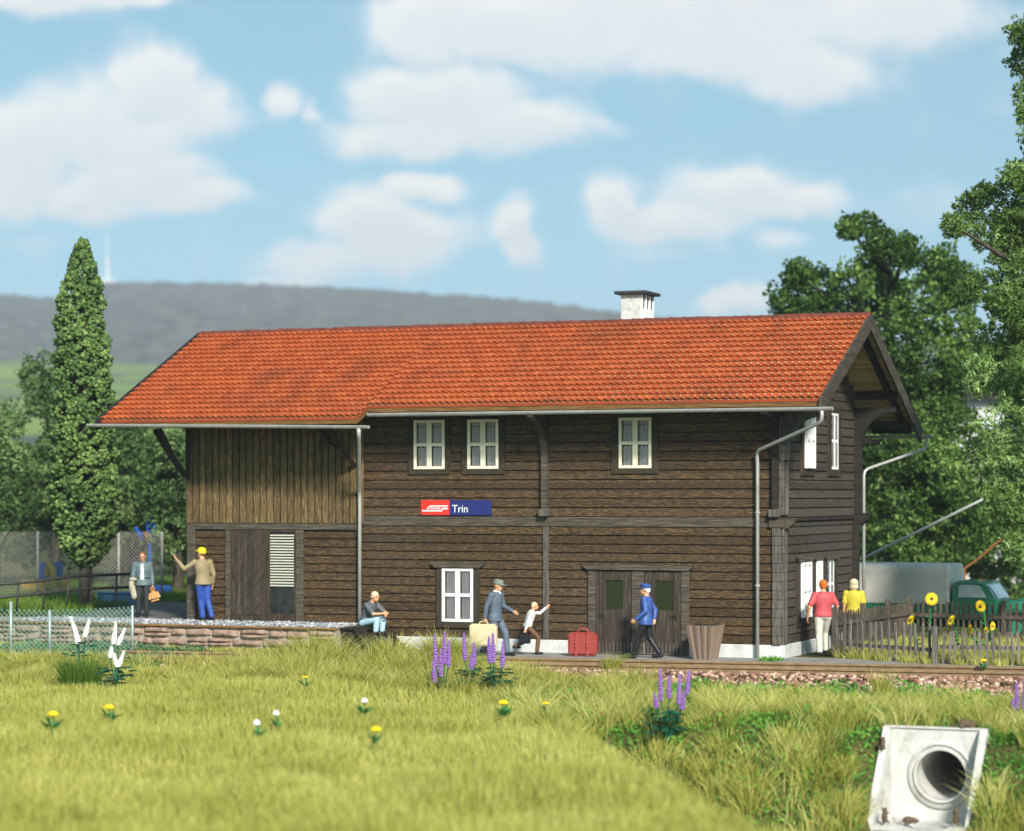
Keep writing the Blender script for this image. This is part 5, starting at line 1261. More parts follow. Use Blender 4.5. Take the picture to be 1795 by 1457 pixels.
    if True:
        for S in 'LR':
            cap(b, J['hip' + S], J['kn' + S], .103, .074); cap(b, J['kn' + S], Vector(J['kn' + S]).lerp(Vector(J['an' + S]), .93), .074, .064)
        lh = Vector(J['hipR']) - Vector(J['hipL']); up = (Vector(J['neck']) - pe).normalized()
        loft(b, [(pe - up * .09, lh, .125, .10), (pe - up * .05, lh, .168, .125), (pe, lh, .174, .128), (pe + up * .07, lh, .166, .122)])
    remesh(b, .0115, bottom, 'trousers', root, 3)
    b = MB()
    for S in 'LR':
        a = Vector(J['an' + S]); cap(b, a + Vector((0, -.03, -.035)), a + Vector((0, .15, -.045)), .047, .041); cap(b, a, a + Vector((0, 0, -.03)), .047, .047)
    remesh(b, .011, shoes or M['black'], 'shoes', root, 2)
    if belt:
        b = MB(); loft(b, [(pe + up * .075, lh, .172, .128), (pe + up * .105, lh, .170, .126)]); b.build('belt', belt, root)
    if collar:
        ne = Vector(J['neck']); b = MB(); ax = (hc - ne).normalized(); loft(b, [(ne - ax * .02, (1, 0, 0), .090, .085), (ne + ax * .035, (1, 0, 0), .068, .066)])
        fwd_ = Vector((0, 1, 0)); b.ball(ne + fwd_ * .085 - ax * .06, (.05, .035, .085), 2); remesh(b, .011, collar, 'collar', root, 2)
    if shirt_front:
        ne = Vector(J['neck']); b = MB(); P = [(pe + up * .04 + Vector((0, .075, 0)), lh, .066, .07), (pe + up * .2 + Vector((0, .07, 0)), lh, .062, .07), (pe + up * .36 + Vector((0, .075, 0)), lh, .064, .07), (pe + up * .47 + Vector((0, .06, 0)), lh, .05, .06)]
        loft(b, P); remesh(b, .011, shirt_front, 'shirt', root, 2)
    root.scale = (s * 1.10, s * 1.10, s * 1.0); root.rotation_euler = (0, 0, rz); root.location = foot_p
    return root, J
def world_of(root_p, s, rz, p):
    q = Matrix.Rotation(rz, 3, 'Z') @ (Vector(p) * s); return Vector(root_p) + q
cloth('khaki_jacket', (.29, .225, .12)); cloth('blue_trousers', (.032, .075, .33), .45); cloth('yellow_cap', (.85, .66, .01), .45); cloth('slate_jacket', (.115, .165, .175)); cloth('white_shirt', (.72, .72, .70)); cloth('dark_trousers', (.028, .030, .034))
cloth('grey_tee', (.105, .110, .125)); cloth('pale_jeans', (.40, .58, .66)); cloth('navy_grey_suit', (.105, .135, .18)); cloth('sage_hat', (.19, .22, .19)); cloth('brown_trousers', (.135, .070, .032)); cloth('uniform_blue', (.048, .105, .34), .5); cloth('black_trousers', (.014, .014, .016), .4)
cloth('red_shirt', (.52, .075, .085)); cloth('cream_trousers', (.60, .57, .48)); cloth('mustard_shirt', (.55, .45, .035)); cloth('blond', (.70, .54, .27)); cloth('white_hair', (.80, .78, .70)); cloth('bald', (.74, .56, .34), .45); cloth('ginger', (.62, .13, .015), .4); cloth('brown_hair', (.22, .09, .03)); cloth('pale_blond', (.58, .50, .33)); cloth('dark_red', (.20, .02, .025)); cloth('beige_coat', (.42, .38, .28))
f1_ = onz(361, 1089, .6); d1_ = 62.2
person('man in a yellow cap, tan jacket and blue trousers waving on the loading dock', f1_, 1.07, face_dir(-.5, .86),
       dict(pelvis=(-.06, 0, .95), neck=(-.09, 0, 1.47), head=(-.10, .02, 1.615), shL=(-.265, 0, 1.40), shR=(.085, 0, 1.40), elL=(-.46, .10, 1.24), wrL=(-.60, .18, 1.46), elR=(.165, -.03, 1.12), wrR=(.17, .04, .87), hipL=(-.145, 0, .92), hipR=(.025, 0, .92), knL=(-.10, .05, .50), knR=(.03, -.02, .50), anL=(-.06, .02, .085), anR=(.10, -.10, .10)),
       M['khaki_jacket'], M['blue_trousers'], hair=M['brown_hair'], cap_=(M['yellow_cap'], 'baseball'), yaw=25, curlL=.3, skirt=.03)
f2_ = onz(250, 1081, .6); r2 = face_dir(.05, -1)
_, J2 = person('man in an open slate jacket carrying a tan bag and a coat over his arm', f2_, .98, r2,
       dict(elR=(.235, 0, 1.13), wrR=(.21, .17, .98), elL=(-.225, -.02, 1.12), wrL=(-.25, .03, .86), head=(0, .03, 1.61)), M['slate_jacket'], M['dark_trousers'], hair=M['brown_hair'], skirt=.10, shirt_front=M['white_shirt'], curlL=1.3, pitch=-8, belt=M['black'])
def bag_at(name, p, w, h, t, rz, mat, label, cat, handle=True, round_=.03, straps=None, topw=1.0, parts=None):
    """soft or hard bag hanging from p (the grip)"""
    root = empty(name, (0, 0, 0), label, cat); b = MB(); bm = bmesh.new(); bmesh.ops.create_cube(bm, size=1)
    for v in bm.verts:
        k = topw if v.co.z > 0 else 1; v.co = Vector((v.co.x * w * k, v.co.y * t * k, v.co.z * h))
    bmesh.ops.bevel(bm, geom=bm.edges[:], offset=round_, segments=4, affect='EDGES')
    b.bm(bm); o = b.build('case', mat, root, smooth=False); o.location.z = -h / 2 - .05
    if handle:
        b = MB(); b.tube([(-w * .17, 0, -.065), (-w * .14, 0, -.01), (-w * .07, 0, .008), (w * .07, 0, .008), (w * .14, 0, -.01), (w * .17, 0, -.065)], .016, 8); b.build('handle', mat, root, smooth=True)
    root.location = p; root.rotation_euler = (0, 0, rz); return root, h
def grip(fp, s, rz, J, S):
    w = Vector(J['wr' + S]); e = Vector(J['el' + S]); d = (w - e).normalized(); return world_of(fp, s, rz, w + d * .09)
cloth('tan_leather', (.50, .24, .05), .5); cloth('cream_leather', (.66, .56, .34), .5, .05); cloth('black_leather', (.014, .014, .016), .45); cloth('red_leather', (.33, .055, .045), .45, .1)
tb, _ = bag_at('travel_bag', grip(f2_, .98, r2, J2, 'L'), .36, .30, .20, r2 + R(8), M['tan_leather'], 'tan leather travel bag in the left hand of the man in the slate jacket', 'bag', round_=.07, topw=.62)
tb.rotation_euler.y = R(14)
w2 = world_of(f2_, .98, r2, Vector(J2['wrR'])); b = MB()
for k in range(5): b.ball(w2 + Vector((.02 * k - .05, -.05, -.10 - .075 * k)), (.085 + .008 * (k % 2), .06, .11), 2)
b.ball(w2 + Vector((-.02, -.02, .03)), (.12, .10, .06), 2)
co_ = remesh(b, .014, M['beige_coat'], 'coat', None, 2); tag(co_, 'beige coat draped over the forearm of the man with the tan bag', 'coat')
p3 = Vector((-10.28, -.95, .585))
person('bald man in a grey t-shirt and pale jeans sitting on the wooden steps', p3, 1.0, face_dir(.82, -.58),
       dict(pelvis=(0, 0, .12), neck=(0, .20, .60), head=(0, .285, .735), shL=(-.175, .19, .54), shR=(.175, .19, .54), elL=(-.22, .40, .33), elR=(.22, .40, .33), wrL=(-.05, .56, .30), wrR=(.06, .55, .34), hipL=(-.09, .02, .10), hipR=(.09, .02, .10), knL=(-.11, .42, .19), knR=(.11, .42, .19), anL=(-.10, .40, -.10), anR=(.10, .38, -.10)),
       M['grey_tee'], M['pale_jeans'], sleeve='half', hair=M['bald'], pitch=-14, curlL=.9, curlR=.9)
f4 = onz(868, 1150, 0); r4 = face_dir(.90, -.42)
_, J4 = person('man in a blue grey suit and sage hat walking with a cream suitcase', f4, 1.03, r4,
       dict(elR=(.225, -.10, 1.13), wrR=(.22, -.13, .88), elL=(-.23, .08, 1.14), wrL=(-.20, .32, 1.02), neck=(0, .03, 1.47), head=(0, .07, 1.61), shL=(-.175, .04, 1.405), shR=(.175, 0, 1.405), knL=(-.09, .20, .52), anL=(-.09, .24, .09), knR=(.09, .02, .50), anR=(.09, -.24, .15)),
       M['navy_grey_suit'], M['navy_grey_suit'], hair=M['brown_hair'], cap_=(M['sage_hat'], 'field'), skirt=.16, curlR=1.4, curlL=.4, pitch=-14, collar=M['white_shirt'], belt=M['navy_grey_suit'])
g4 = grip(f4, 1.03, r4, J4, 'R'); sc_, _ = bag_at('suitcase', g4 + Vector((-.05, 0, 0)), .66, .52, .19, R(6), M['cream_leather'], 'cream suitcase in the hand of the man in the sage hat', 'suitcase', round_=.035)
f5 = onz(923, 1148, 0); r5 = face_dir(.96, .12)
_, J5 = person('boy in a white shirt and brown trousers hurrying along with one arm raised', f5, .735, r5,
       dict(pelvis=(0, .03, .93), neck=(0, .17, 1.43), head=(0, .25, 1.575), shL=(-.17, .17, 1.37), shR=(.17, .12, 1.36), elL=(-.22, .42, 1.33), wrL=(-.22, .60, 1.50), elR=(.23, .02, 1.08), wrR=(.23, -.06, .83), hipL=(-.085, .03, .90), hipR=(.085, .03, .90), knL=(-.09, .06, .48), anL=(-.09, -.34, .28), knR=(.09, .34, .56), anR=(.09, .30, .10)),
       M['white_shirt'], M['brown_trousers'], hair=M['blond'], curlR=1.4, curlL=.3, yaw=0, wid=1.02)
g5 = grip(f5, .735, r5, J5, 'R'); bag_at('handbag', g5, .30, .22, .12, R(4), M['black_leather'], 'small black bag in the hand of the boy in the white shirt', 'bag', round_=.03, topw=.82)
f6 = onz(1132, 1155, 0); r6 = face_dir(-.96, .22)
person('railway official in a blue jacket and cap walking past the doors', f6, .985, r6,
       dict(elL=(-.235, -.04, 1.13), wrL=(-.20, .19, .93), elR=(.27, -.16, 1.15), wrR=(.16, -.16, .93), neck=(0, -.02, 1.47), head=(0, .01, 1.615), knL=(-.09, .14, .50), anL=(-.09, .25, .09), knR=(.09, -.06, .50), anR=(.09, -.30, .11)),
       M['uniform_blue'], M['black_trousers'], hair=M['white_hair'], cap_=(M['uniform_blue'], 'peaked'), skirt=.15, curlL=.9, yaw=6, wid=1.08)
f7 = onz(1443, 1152, 0); r7 = face_dir(-.12, 1)
person('ginger haired man in a red shirt and cream trousers seen from behind', f7, 1.04, r7,
       dict(elL=(-.30, -.06, 1.14), wrL=(-.31, .06, .90), elR=(.29, -.03, 1.15), wrR=(.30, .12, .98), anL=(-.10, -.12, .12), knL=(-.085, .01, .50), knR=(.10, .20, .55), anR=(.10, .18, .14), pelvis=(0, .0, .95)),
       M['red_shirt'], M['cream_trousers'], hair=M['ginger'], sleeve='half', belt=M['dark_red'], wid=1.1)
person('woman with a pale bob in a mustard top seen from behind over the fence', foot(1497, 1140, 60.0), 1.0, face_dir(.05, 1),
       dict(elL=(-.215, -.02, 1.13), elR=(.215, -.02, 1.13)), M['mustard_shirt'], M['dark_trousers'], hair=M['pale_blond'], bob=True, sleeve='half', wid=1.04)
# red suitcase on the platform
rs_, _ = bag_at('suitcase', onz(1022, 1151, 0) + Vector((0, 0, .62)), .70, .545, .24, R(3), M['red_leather'], 'red leather suitcase with two straps standing beside the doors', 'suitcase', handle=False, round_=.05)
b = MB(); b.tube([(-.12, 0, -.06), (-.11, 0, .01), (-.07, 0, .035), (.07, 0, .035), (.11, 0, .01), (.12, 0, -.06)], .026, 8); o = b.mesh('handle'); link_mesh('handle', o, M['red_leather'], rs_, True)
for x in (-.14, .14):
    b = MB(); b.cbox(x - .032, x + .032, -.135, .135, -.605, -.038, .012); link_mesh('strap', b.mesh('strap'), M['red_leather'], rs_)
    b = MB(); b.ball((x, -.14, -.30), (.035, .02, .035), 2); b.ball((x, -.14, -.38), (.028, .016, .05), 2); link_mesh('buckle', b.mesh('buckle'), M['red_leather'], rs_, True)
# slatted litter bin
M['slat'] = mat_plain('brown_slat', (.215, .150, .108), .6, var=.12, scale=5, stretch=(1, 1, .2)); bp_ = onz(1236, 1156, 0); BN = empty('litter_bin', (bp_.x, bp_.y, 0), 'brown flared litter bin of upright slats right of the doors', 'litter bin')
def bin_side(rz):
    mb = MB(); n = 4; hb, ht, h = .235, .365, .80
    for i in range(n):
        a0, a1 = -1 + 2 * i / n + .03, -1 + 2 * (i + 1) / n - .03
        def q(t, a): r_ = hb + (ht - hb) * t; return (a * r_, -r_, h * t)
        o_ = [q(0, a0), q(0, a1), q(1, a1), q(1, a0)]; mid = [((a[0]), a[1] + .03, a[2]) for a in o_]
        bul = [((o_[0][0] + o_[1][0]) / 2, o_[0][1] - .022, o_[0][2]), ((o_[2][0] + o_[3][0]) / 2, o_[2][1] - .022, o_[2][2])]
        mb.add(o_ + mid + bul, [(0, 8, 9, 3), (8, 1, 2, 9), (3, 9, 2, 6, 7), (0, 4, 5, 1, 8), (0, 3, 7, 4), (1, 5, 6, 2)])
    me = mb.mesh('slat_panel'); me.transform(Matrix.Rotation(rz, 4, 'Z')); link_mesh('slat_panel', me, M['slat'], BN)
for k in range(4): bin_side(k * math.pi / 2)
b = MB(); b.box(-.20, .20, -.20, .20, .02, .06); link_mesh('bottom', b.mesh('bottom'), M['slat'], BN)
b = MB(); b.add([(-.22, -.22, .05), (.22, -.22, .05), (.22, .22, .05), (-.22, .22, .05), (-.33, -.33, .78), (.33, -.33, .78), (.33, .33, .78), (-.33, .33, .78)], [(0, 1, 5, 4), (1, 2, 6, 5), (2, 3, 7, 6), (3, 0, 4, 7)]); link_mesh('liner', b.mesh('liner'), M['darkwood'], BN)

# ------------------------------------------------------------------ mice on the culvert
cloth('mouse_fur', (.115, .075, .045), .8)
def mouse(p, rz, s, label, up=False, tail=1):
    b = MB(); 
    if up:                                                       # climbing
        b.ball((0, 0, .10), (.045, .05, .085), 2); b.ball((0, .01, .19), (.036, .04, .045), 2); b.ball((0, .04, .215), (.014, .02, .014), 1)
        for e in (-1, 1): b.ball((e * .028, -.005, .225), (.018, .008, .02), 2); cap(b, (e * .03, .02, .15), (e * .04, .07, .17), .012, .009); cap(b, (e * .03, .02, .05), (e * .045, .06, .02), .016, .011)
        tl = [(0, -.03, .03), (0, -.08, .0), (-.05, -.10, .08), (-.06, -.06, .16)]
    else:
        b.ball((0, -.02, .062), (.055, .095, .062), 2); b.ball((0, .085, .055), (.036, .05, .038), 2); b.ball((0, .135, .047), (.014, .02, .014), 1)
        for e in (-1, 1): b.ball((e * .030, .065, .095), (.020, .008, .022), 2); cap(b, (e * .03, .06, .03), (e * .035, .09, .008), .012, .009); cap(b, (e * .04, -.06, .03), (e * .05, -.03, .008), .018, .010)
        tl = [(0, -.10, .05), (0, -.17, .02), (.01, -.23, .03), (.02, -.24, .09), (.0, -.25, .12)]
    root = empty('mouse', (0, 0, 0), label, 'mouse', 'mice round the culvert')
    remesh(b, .007, M['mouse_fur'], 'body', root, 2); b = MB(); b.tube(tl, [.010, .008, .006, .005] + [.004] * (len(tl) - 4), 6); link_mesh('tail', b.mesh('tail'), M['mouse_fur'], root, True)
    root.location = p; root.rotation_euler = (0, 0, rz); root.scale = (s, s, s)
cx_, yb_ = CCX, CUL['yb']; zf_ = -1.98
def onwing(x, y): return (x, y, -.37 + (yb_ - .10 - y) / -1.32 * 0 - (yb_ - .10 - y) / 1.32 * 1.58)
mouse((cx_ - .28, yb_ - 1.30, zf_ + .02), R(-75), 1.15, 'brown mouse on the culvert apron with its tail raised')
mouse((cx_ - .72, yb_ - 1.34, zf_ + .0), R(-10), 1.25, 'brown mouse climbing the left wing wall at its foot', up=True)
mouse((cx_ + .52, yb_ - 1.20, zf_ + .03), R(30), 1.25, 'brown mouse reaching up at the right side of the apron', up=True)
mouse(onwing(cx_ - .97, yb_ - .45), R(0), 1.1, 'brown mouse clinging to the sloping top of the left wing wall', up=True)
mouse((cx_ + .42, yb_ + .05, -.365), R(-80), 1.35, 'brown mouse crouching on top of the culvert headwall')
# ------------------------------------------------------------------ flowers
M['lupin'] = mat_plain('lupin_purple', (.27, .13, .42), .6, var=.2, scale=20); M['lupin_white'] = mat_plain('lupin_white', (.84, .82, .78), .6, var=.04)
M['leaf_plastic'] = mat_plain('blue_green_leaf', (.012, .115, .062), .4, var=.3, scale=6); M['stem'] = mat_plain('green_stem', (.03, .17, .045), .5, var=.2)
M['petal'] = mat_plain('yellow_petal', (.83, .60, .01), .5, var=.08); M['disc'] = mat_plain('brown_disc', (.16, .075, .03), .8, var=.4, scale=40); M['puff'] = mat_plain('white_puff', (.82, .82, .80), .8, var=.03); M['dandy'] = mat_plain('dandelion_yellow', (.86, .60, .01), .6, var=.06, scale=30)
def gz(p): return float(ground_z(p.x, p.y))
def leaf_blade(mb, a, d, ln, w, droop=.3):
    a = Vector(a); d = Vector(d).normalized(); s = d.cross(Vector((0, 0, 1))).normalized()
    m_ = a + d * ln * .5 + Vector((0, 0, .06 * ln)); t_ = a + d * ln - Vector((0, 0, droop * ln))
    mb.add([a, m_ + s * w, t_, m_ - s * w, m_ - Vector((0, 0, .03))], [(0, 4, 1), (1, 4, 2), (2, 4, 3), (3, 4, 0)])
def lupin(label, bu, bv, d, spikes, mat, leaves=26, group='lupins along the meadow', r=.057):
    base = at(bu, bv, d); base.z = gz(base) - .02; root = empty('lupin', base, label, 'flower', group)
    st = MB()
    for sp in spikes:
        u, v, vb = sp[:3]; dd = d + random.uniform(-.15, .15); t_ = at(u, v, dd); lo = at(sp[3] if len(sp) > 3 else u + (bu - u) * .12, vb, dd); n = 11; mb = MB()
        for i in range(n):
            k = i / (n - 1); c = lo.lerp(t_, k); rr = r * (1 - .62 * k ** 1.4) * (.75 + .25 * min(1, k * 5)); m_ = 8
            for j in range(m_):
                a = 2 * math.pi * (j + .5 * (i % 2)) / m_; mb.ball(c + Vector((math.cos(a) * rr * .62, math.sin(a) * rr * .62, random.uniform(-.01, .01))), (rr * .52, rr * .52, (t_.z - lo.z) / n * .62), 1)
        mb.tube([lo, t_], [r * .5, r * .2], 6); mb.build('flower_spike', mat, root, smooth=True)
        st.tube([base, base.lerp(lo, .5) + Vector((0, 0, .03)), lo], .014, 5)
    st.build('stem', M['leaf_plastic'], root)
    hgt = max(.25, min(at(q[0], q[2], d).z for q in spikes) - base.z)
    mb = MB()
    for i in range(leaves):
        a = random.uniform(0, 6.28); e = random.uniform(-.1, .5); z = random.uniform(.35, 1.0) * hgt; c = base + Vector((math.cos(a) * .10, math.sin(a) * .10, z)) + Vector((random.uniform(-.24, .24), random.uniform(-.16, .16), 0))
        for j in range(6): a2 = a + (j - 2.5) * .42; leaf_blade(mb, c, (math.cos(a2), math.sin(a2), e), random.uniform(.12, .20), .036, .25)
    mb.build('leaves', M['leaf_plastic'], root)
lupin('purple lupin with five spikes, leftmost of the three in front of the cream suitcase', 777, 1206, 50.6, [(762,1114,1166),(779,1110,1162),(772,1140,1184),(787,1126,1168),(760,1160,1196)], M['lupin'])
lupin('purple lupin with three spikes directly in front of the cream suitcase', 828, 1203, 50.8, [(813,1112,1156),(831,1128,1164),(826,1148,1172)], M['lupin'])
lupin('deep purple lupin with three spikes in front of the sage hatted man', 870, 1210, 50.3, [(857,1118,1160),(864,1112,1160),(882,1126,1168)], M['lupin'], 30)
lupin('purple lupin with six spikes standing alone in the tall grass below the doors', 1170, 1284, 45.6, [(1157,1176,1226),(1173,1186,1222),(1192,1184,1232),(1208,1178,1216),(1148,1216,1240),(1199,1216,1244)], M['lupin'], 34, r=.055)
lupin('purple lupin cut by the right edge above the culvert', 1788, 1290, 45.2, [(1782,1198,1244),(1796,1192,1244),(1775,1226,1252),(1804,1215,1250)], M['lupin'], 30, r=.055)
lupin('white lupin with three spikes rising from a dark green grass tuft by the wire fence', 142, 1186, 53.7, [(124,1083,1126,138),(131,1098,1128,136),(156,1087,1116,149)], M['lupin_white'], 14, r=.066)
lupin('white lupin with five spikes just right of the dark green grass tuft', 205, 1192, 51.6, [(203,1091,1128,199),(219,1102,1130,207),(198,1126,1152,193),(197,1138,1168,205),(217,1142,1168,208)], M['lupin_white'], 30, r=.062)
def dandelion(label, u, v, d, mat, lean=0, leaves=12, name='dandelion', cat='flower', r=.095, flat=.55):
    for _ in range(6): h = at(u, v, d); d = (3.8044 - gz(h) - (.46 if v > 1200 else .36)) * FPX / (v - 868)
    h = at(u, v, d); base = Vector((h.x + random.uniform(-.05, .05), h.y, 0)); base.z = gz(base); root = empty(name, base, label, cat, 'dandelions in the meadow')
    mb = MB()
    for i in range(2):
        for j in range(12):
            a = 6.28 * j / 12 + i * .3; rr = r * (1 - .28 * i); mb.ball(h + Vector((math.cos(a) * rr * .6, math.sin(a) * rr * .6, i * r * .18 * flat * 2)), (rr * .42, rr * .42, r * .3 * flat * 2), 1)
    mb.ball(h, (r * .8, r * .8, r * flat * .8), 2); mb.build('flower_head', mat, root)
    mb = MB(); mb.tube([base, (base + h) / 2 + Vector((.015, 0, 0)), h], .012, 5); mb.build('stem', M['stem'], root)
    if leaves:
        mb = MB()
        for i in range(leaves):
            a = random.uniform(0, 6.28); z0 = max(.0, h.z - base.z - .20) * random.uniform(.8, 1.1); leaf_blade(mb, base + Vector((0, 0, z0)), (math.cos(a), math.sin(a), random.uniform(.3, 1.1)), random.uniform(.16, .28), .03, -.05)
        mb.build('leaves', M['stem'], root)
for a_ in (('yellow dandelion nearest the left edge of the meadow', 93, 1252, 44.5, M['dandy']),
           ('yellow dandelion with a full rosette of leaves in the left meadow', 191, 1240, 45.5, M['dandy'], 0, 18),
           ('yellow dandelion low in the middle of the meadow, nearest the camera', 659, 1279, 42.5, M['dandy'], 0, 6),
           ('yellow dandelion on a green rosette below the deep purple lupin', 882, 1232, 46.5, M['dandy'], 0, 18),
           ('flat yellow dandelion at the right tip of the meadow', 957, 1233, 46.8, M['dandy'], 0, 4, 'dandelion', 'flower', .085, .3),
           ('flat yellow dandelion in the tall grass below the loading dock', 535, 1187, 50.5, M['dandy'], 0, 4, 'dandelion', 'flower', .075, .3),
           ('yellow dandelion at the foot of the stone wall near the wooden steps', 569, 1140, 58.5, M['dandy'], 0, 10, 'dandelion', 'flower', .06),
           ('yellow dandelion on the ditch bank left of the culvert', 1262, 1350, 43.0, M['dandy'], 0, 10),
           ('yellow dandelion at the foot of the picket fence beside the rail', 1724, 1158, 54.2, M['dandy'], 0, 6, 'dandelion', 'flower', .07),
           ('white dandelion clock, upper one of the close pair in the meadow', 484, 1251, 44.5, M['puff'], 0, 5, 'dandelion_clock', 'flower', .06, 1.0),
           ('white dandelion clock, lower one of the close pair in the meadow', 450, 1268, 43.5, M['puff'], 0, 10, 'dandelion_clock', 'flower', .06, 1.0),
           ('white dandelion clock standing alone below the wooden steps', 639, 1229, 46.8, M['puff'], 0, 12, 'dandelion_clock', 'flower', .065, .9)): dandelion(*a_)
def sunflower(label, u, v, d, facing, r, fu, leaves=3):
    h = at(u, v, d); ft = foot(fu, 1160, d); root = empty('sunflower', ft, label, 'sunflower', 'sunflowers behind the picket fence')
    n_ = Vector(facing).normalized(); a = n_.cross(Vector((0, 0, 1))).normalized(); c = a.cross(n_)
    mb = MB(); k = 15
    for ring, (l, o) in enumerate(((1.0, .0), (.86, .012))):
        for i in range(k):
            an = 2 * math.pi * (i + .5 * ring) / k; e = a * math.cos(an) + c * math.sin(an); s = n_.cross(e); p0 = h + e * r * .2 + n_ * o; p1 = h + e * r * .7 * l + n_ * (o + .012); p2 = h + e * r * l + n_ * (o - .006)
            mb.add([p0 - s * r * .10, p0 + s * r * .10, p1 + s * r * .14, p2, p1 - s * r * .14], [(0, 1, 2, 3, 4)])
    fh = mb.build('petals', M['petal'], root)
    mb = MB(); q = n_.to_track_quat('Z', 'Y').to_matrix(); mb.ball(h + n_ * .015, (r * .27, r * .27, r * .13), 2, q); mb.build('disc', M['disc'], root, smooth=True)
    mb = MB(); mb.tube([ft, ft.lerp(h, .5) - n_ * .05, h - n_ * .12 - Vector((0, 0, .10)), h - n_ * .07 + Vector((0, 0, .0)), h - n_ * .01], [.026, .024, .020, .018, .03], 7); mb.build('stem', M['stem'], root, smooth=True)
    for i in range(leaves + 3):
        mb = MB(); z = ft.lerp(h, .35 + .10 * i); an = random.uniform(0, 6.28); leaf_blade(mb, z, (math.cos(an), math.sin(an), .4), .22, .07, .1); mb.build('leaf', M['stem'], root)
camd = Vector((SN, -CS, 0)); rgt = Vector((CS, SN, 0))
sunflower('tall sunflower with its full face turned to the viewer, leftmost upright one', 1633, 1050, 58.0, camd + rgt * .1 + Vector((0, 0, .1)), .17, 1630)
sunflower('sunflower hanging to the left, beside the corner post of the picket fence', 1596, 1088, 57.2, -rgt + camd * .4 + Vector((0, 0, .45)), .15, 1612)
sunflower('left leaning sunflower in the middle of the patch', 1667, 1088, 57.0, -rgt + camd * .35 + Vector((0, 0, .5)), .15, 1684)
sunflower('tall arching sunflower drooping to the left in front of the green bonnet', 1719, 1063, 57.6, -rgt * .8 + camd * .8 - Vector((0, 0, .1)), .16, 1734)
sunflower('sunflower seen nearly edge on, low between the pickets', 1701, 1104, 56.8, -rgt + camd * .25, .14, 1716)
sunflower('small sunflower facing right behind the tall arching stem', 1740, 1098, 57.9, rgt * .7 + camd * .7, .12, 1742)
sunflower('lowest small sunflower tucked behind the tall arching stem', 1729, 1106, 57.2, -rgt * .9 + camd * .5, .10, 1726)

# ------------------------------------------------------------------ grass
M['grass'] = mat_leaf('meadow_grass', (.270, .270, .045), (.510, .500, .110), (.730, .695, .240), transl=.4)
M['grass_tall'] = mat_leaf('tall_grass', (.190, .205, .030), (.500, .485, .095), (.800, .750, .300), transl=.4)
M['grass_green'] = mat_leaf('green_grass', (.030, .085, .008), (.110, .210, .022), (.270, .350, .065), transl=.35)
M['cover'] = mat_leaf('ground_cover', (.030, .140, .016), (.110, .360, .040), (.290, .470, .080), transl=.3)
def blades(xy, z, h, w, lean, bend, tint):
    """arrays of equal length; one bent two-segment blade per point"""
    n = len(xy); an = rng.uniform(0, 2 * np.pi, n); wx, wy = np.cos(an) * w, np.sin(an) * w
    B = np.concatenate([xy, z[:, None]], 1); L1 = np.stack([lean[:, 0] * .38, lean[:, 1] * .38, h * .52], 1); L2 = np.stack([lean[:, 0] * (1 + bend), lean[:, 1] * (1 + bend), h * (1 - .12 * np.hypot(lean[:, 0], lean[:, 1]) / np.maximum(h, .01))], 1)
    Wd = np.stack([wx, wy, np.zeros(n)], 1)
    V = np.stack([B - Wd, B + Wd, B + L1 + Wd * .8, B + L1 - Wd * .8, B + L2 + Wd * .12, B + L2 - Wd * .12], 1).reshape(-1, 3)
    i = np.arange(n)[:, None] * 6; F = np.concatenate([i + np.array([[0, 1, 2, 3]]), i + np.array([[3, 2, 4, 5]])], 0)
    return V, F, np.repeat(tint, 6)
def cam_uvd(x, y):
    dx, dy = x - CAM[0], y - CAM[1]; d = -dx * SN + dy * CS; r = dx * CS + dy * SN; return r / np.maximum(d, .1) * FPX + 897.5, d
def lf(x, y, s): return np.sin(x * s + 1.3 * np.sin(y * s * .8 + 1)) * np.sin(y * s * 1.1 + 1.7 * np.sin(x * s * .7)) 
def in_culvert(x, y, pad=.0): return (x > CUL['x0'] - pad) & (x < CUL['x1'] + pad) & (y > CUL['yf'] - 1.2) & (y < CUL['yb'] + .12)
def meadow():
    n = 420000; x = rng.uniform(-20, 15, n); y = rng.uniform(-34, -8.0, n); u, d = cam_uvd(x, y)
    k = (edge_m(x, y) > -.15) & (u > -330) & (u < 2100) & (d > 28.5) & (y < -8.3 + .5 * lf(x, y, .7)); x, y = x[k], y[k]; n = len(x)
    h = rng.uniform(.17, .34, n) * (1 + .25 * lf(x, y, 1.3)); le = rng.normal(0, .055, (n, 2))
    t = np.clip(rng.normal(.52, .20, n) + .16 * lf(x, y, .9) + .10 * lf(x, y, 2.7), 0, 1)
    V, F, T = blades(np.stack([x, y], 1), ground_z(x, y) - .02, h, rng.uniform(.008, .014, n), le, .3, t)
    tag(link_mesh('meadow_grass', np_mesh('meadow_grass', V, F, 4, M['grass'], {'tint': T}), None), kind='stuff')
meadow()
def tufts(name, cx, cy, nb, rad, hgt, mat, spread=.55, w=(.007, .012), tmean=.5):
    nt_ = len(cx); m_ = np.repeat(np.arange(nt_), nb); n = len(m_); rr = rng.random(n) ** .6 * rad[m_]; an = rng.uniform(0, 2 * np.pi, n)
    x = cx[m_] + rr * np.cos(an); y = cy[m_] + rr * np.sin(an); h = hgt[m_] * rng.uniform(.55, 1.1, n); tl = rng.normal(0, .12, (nt_, 2))
    lean = (np.stack([np.cos(an), np.sin(an)], 1) * (rr / np.maximum(rad[m_], .01))[:, None] * spread + tl[m_] + rng.normal(0, .12, (n, 2))) * h[:, None]
    tt = np.clip(rng.normal(tmean, .18, n) + rng.normal(0, .13, nt_)[m_], 0, 1)
    V, F, T = blades(np.stack([x, y], 1), ground_z(x, y) - .02, h, rng.uniform(*w, n), lean, .25, tt)
    return link_mesh(name, np_mesh(name, V, F, 4, mat, {'tint': T}), None)
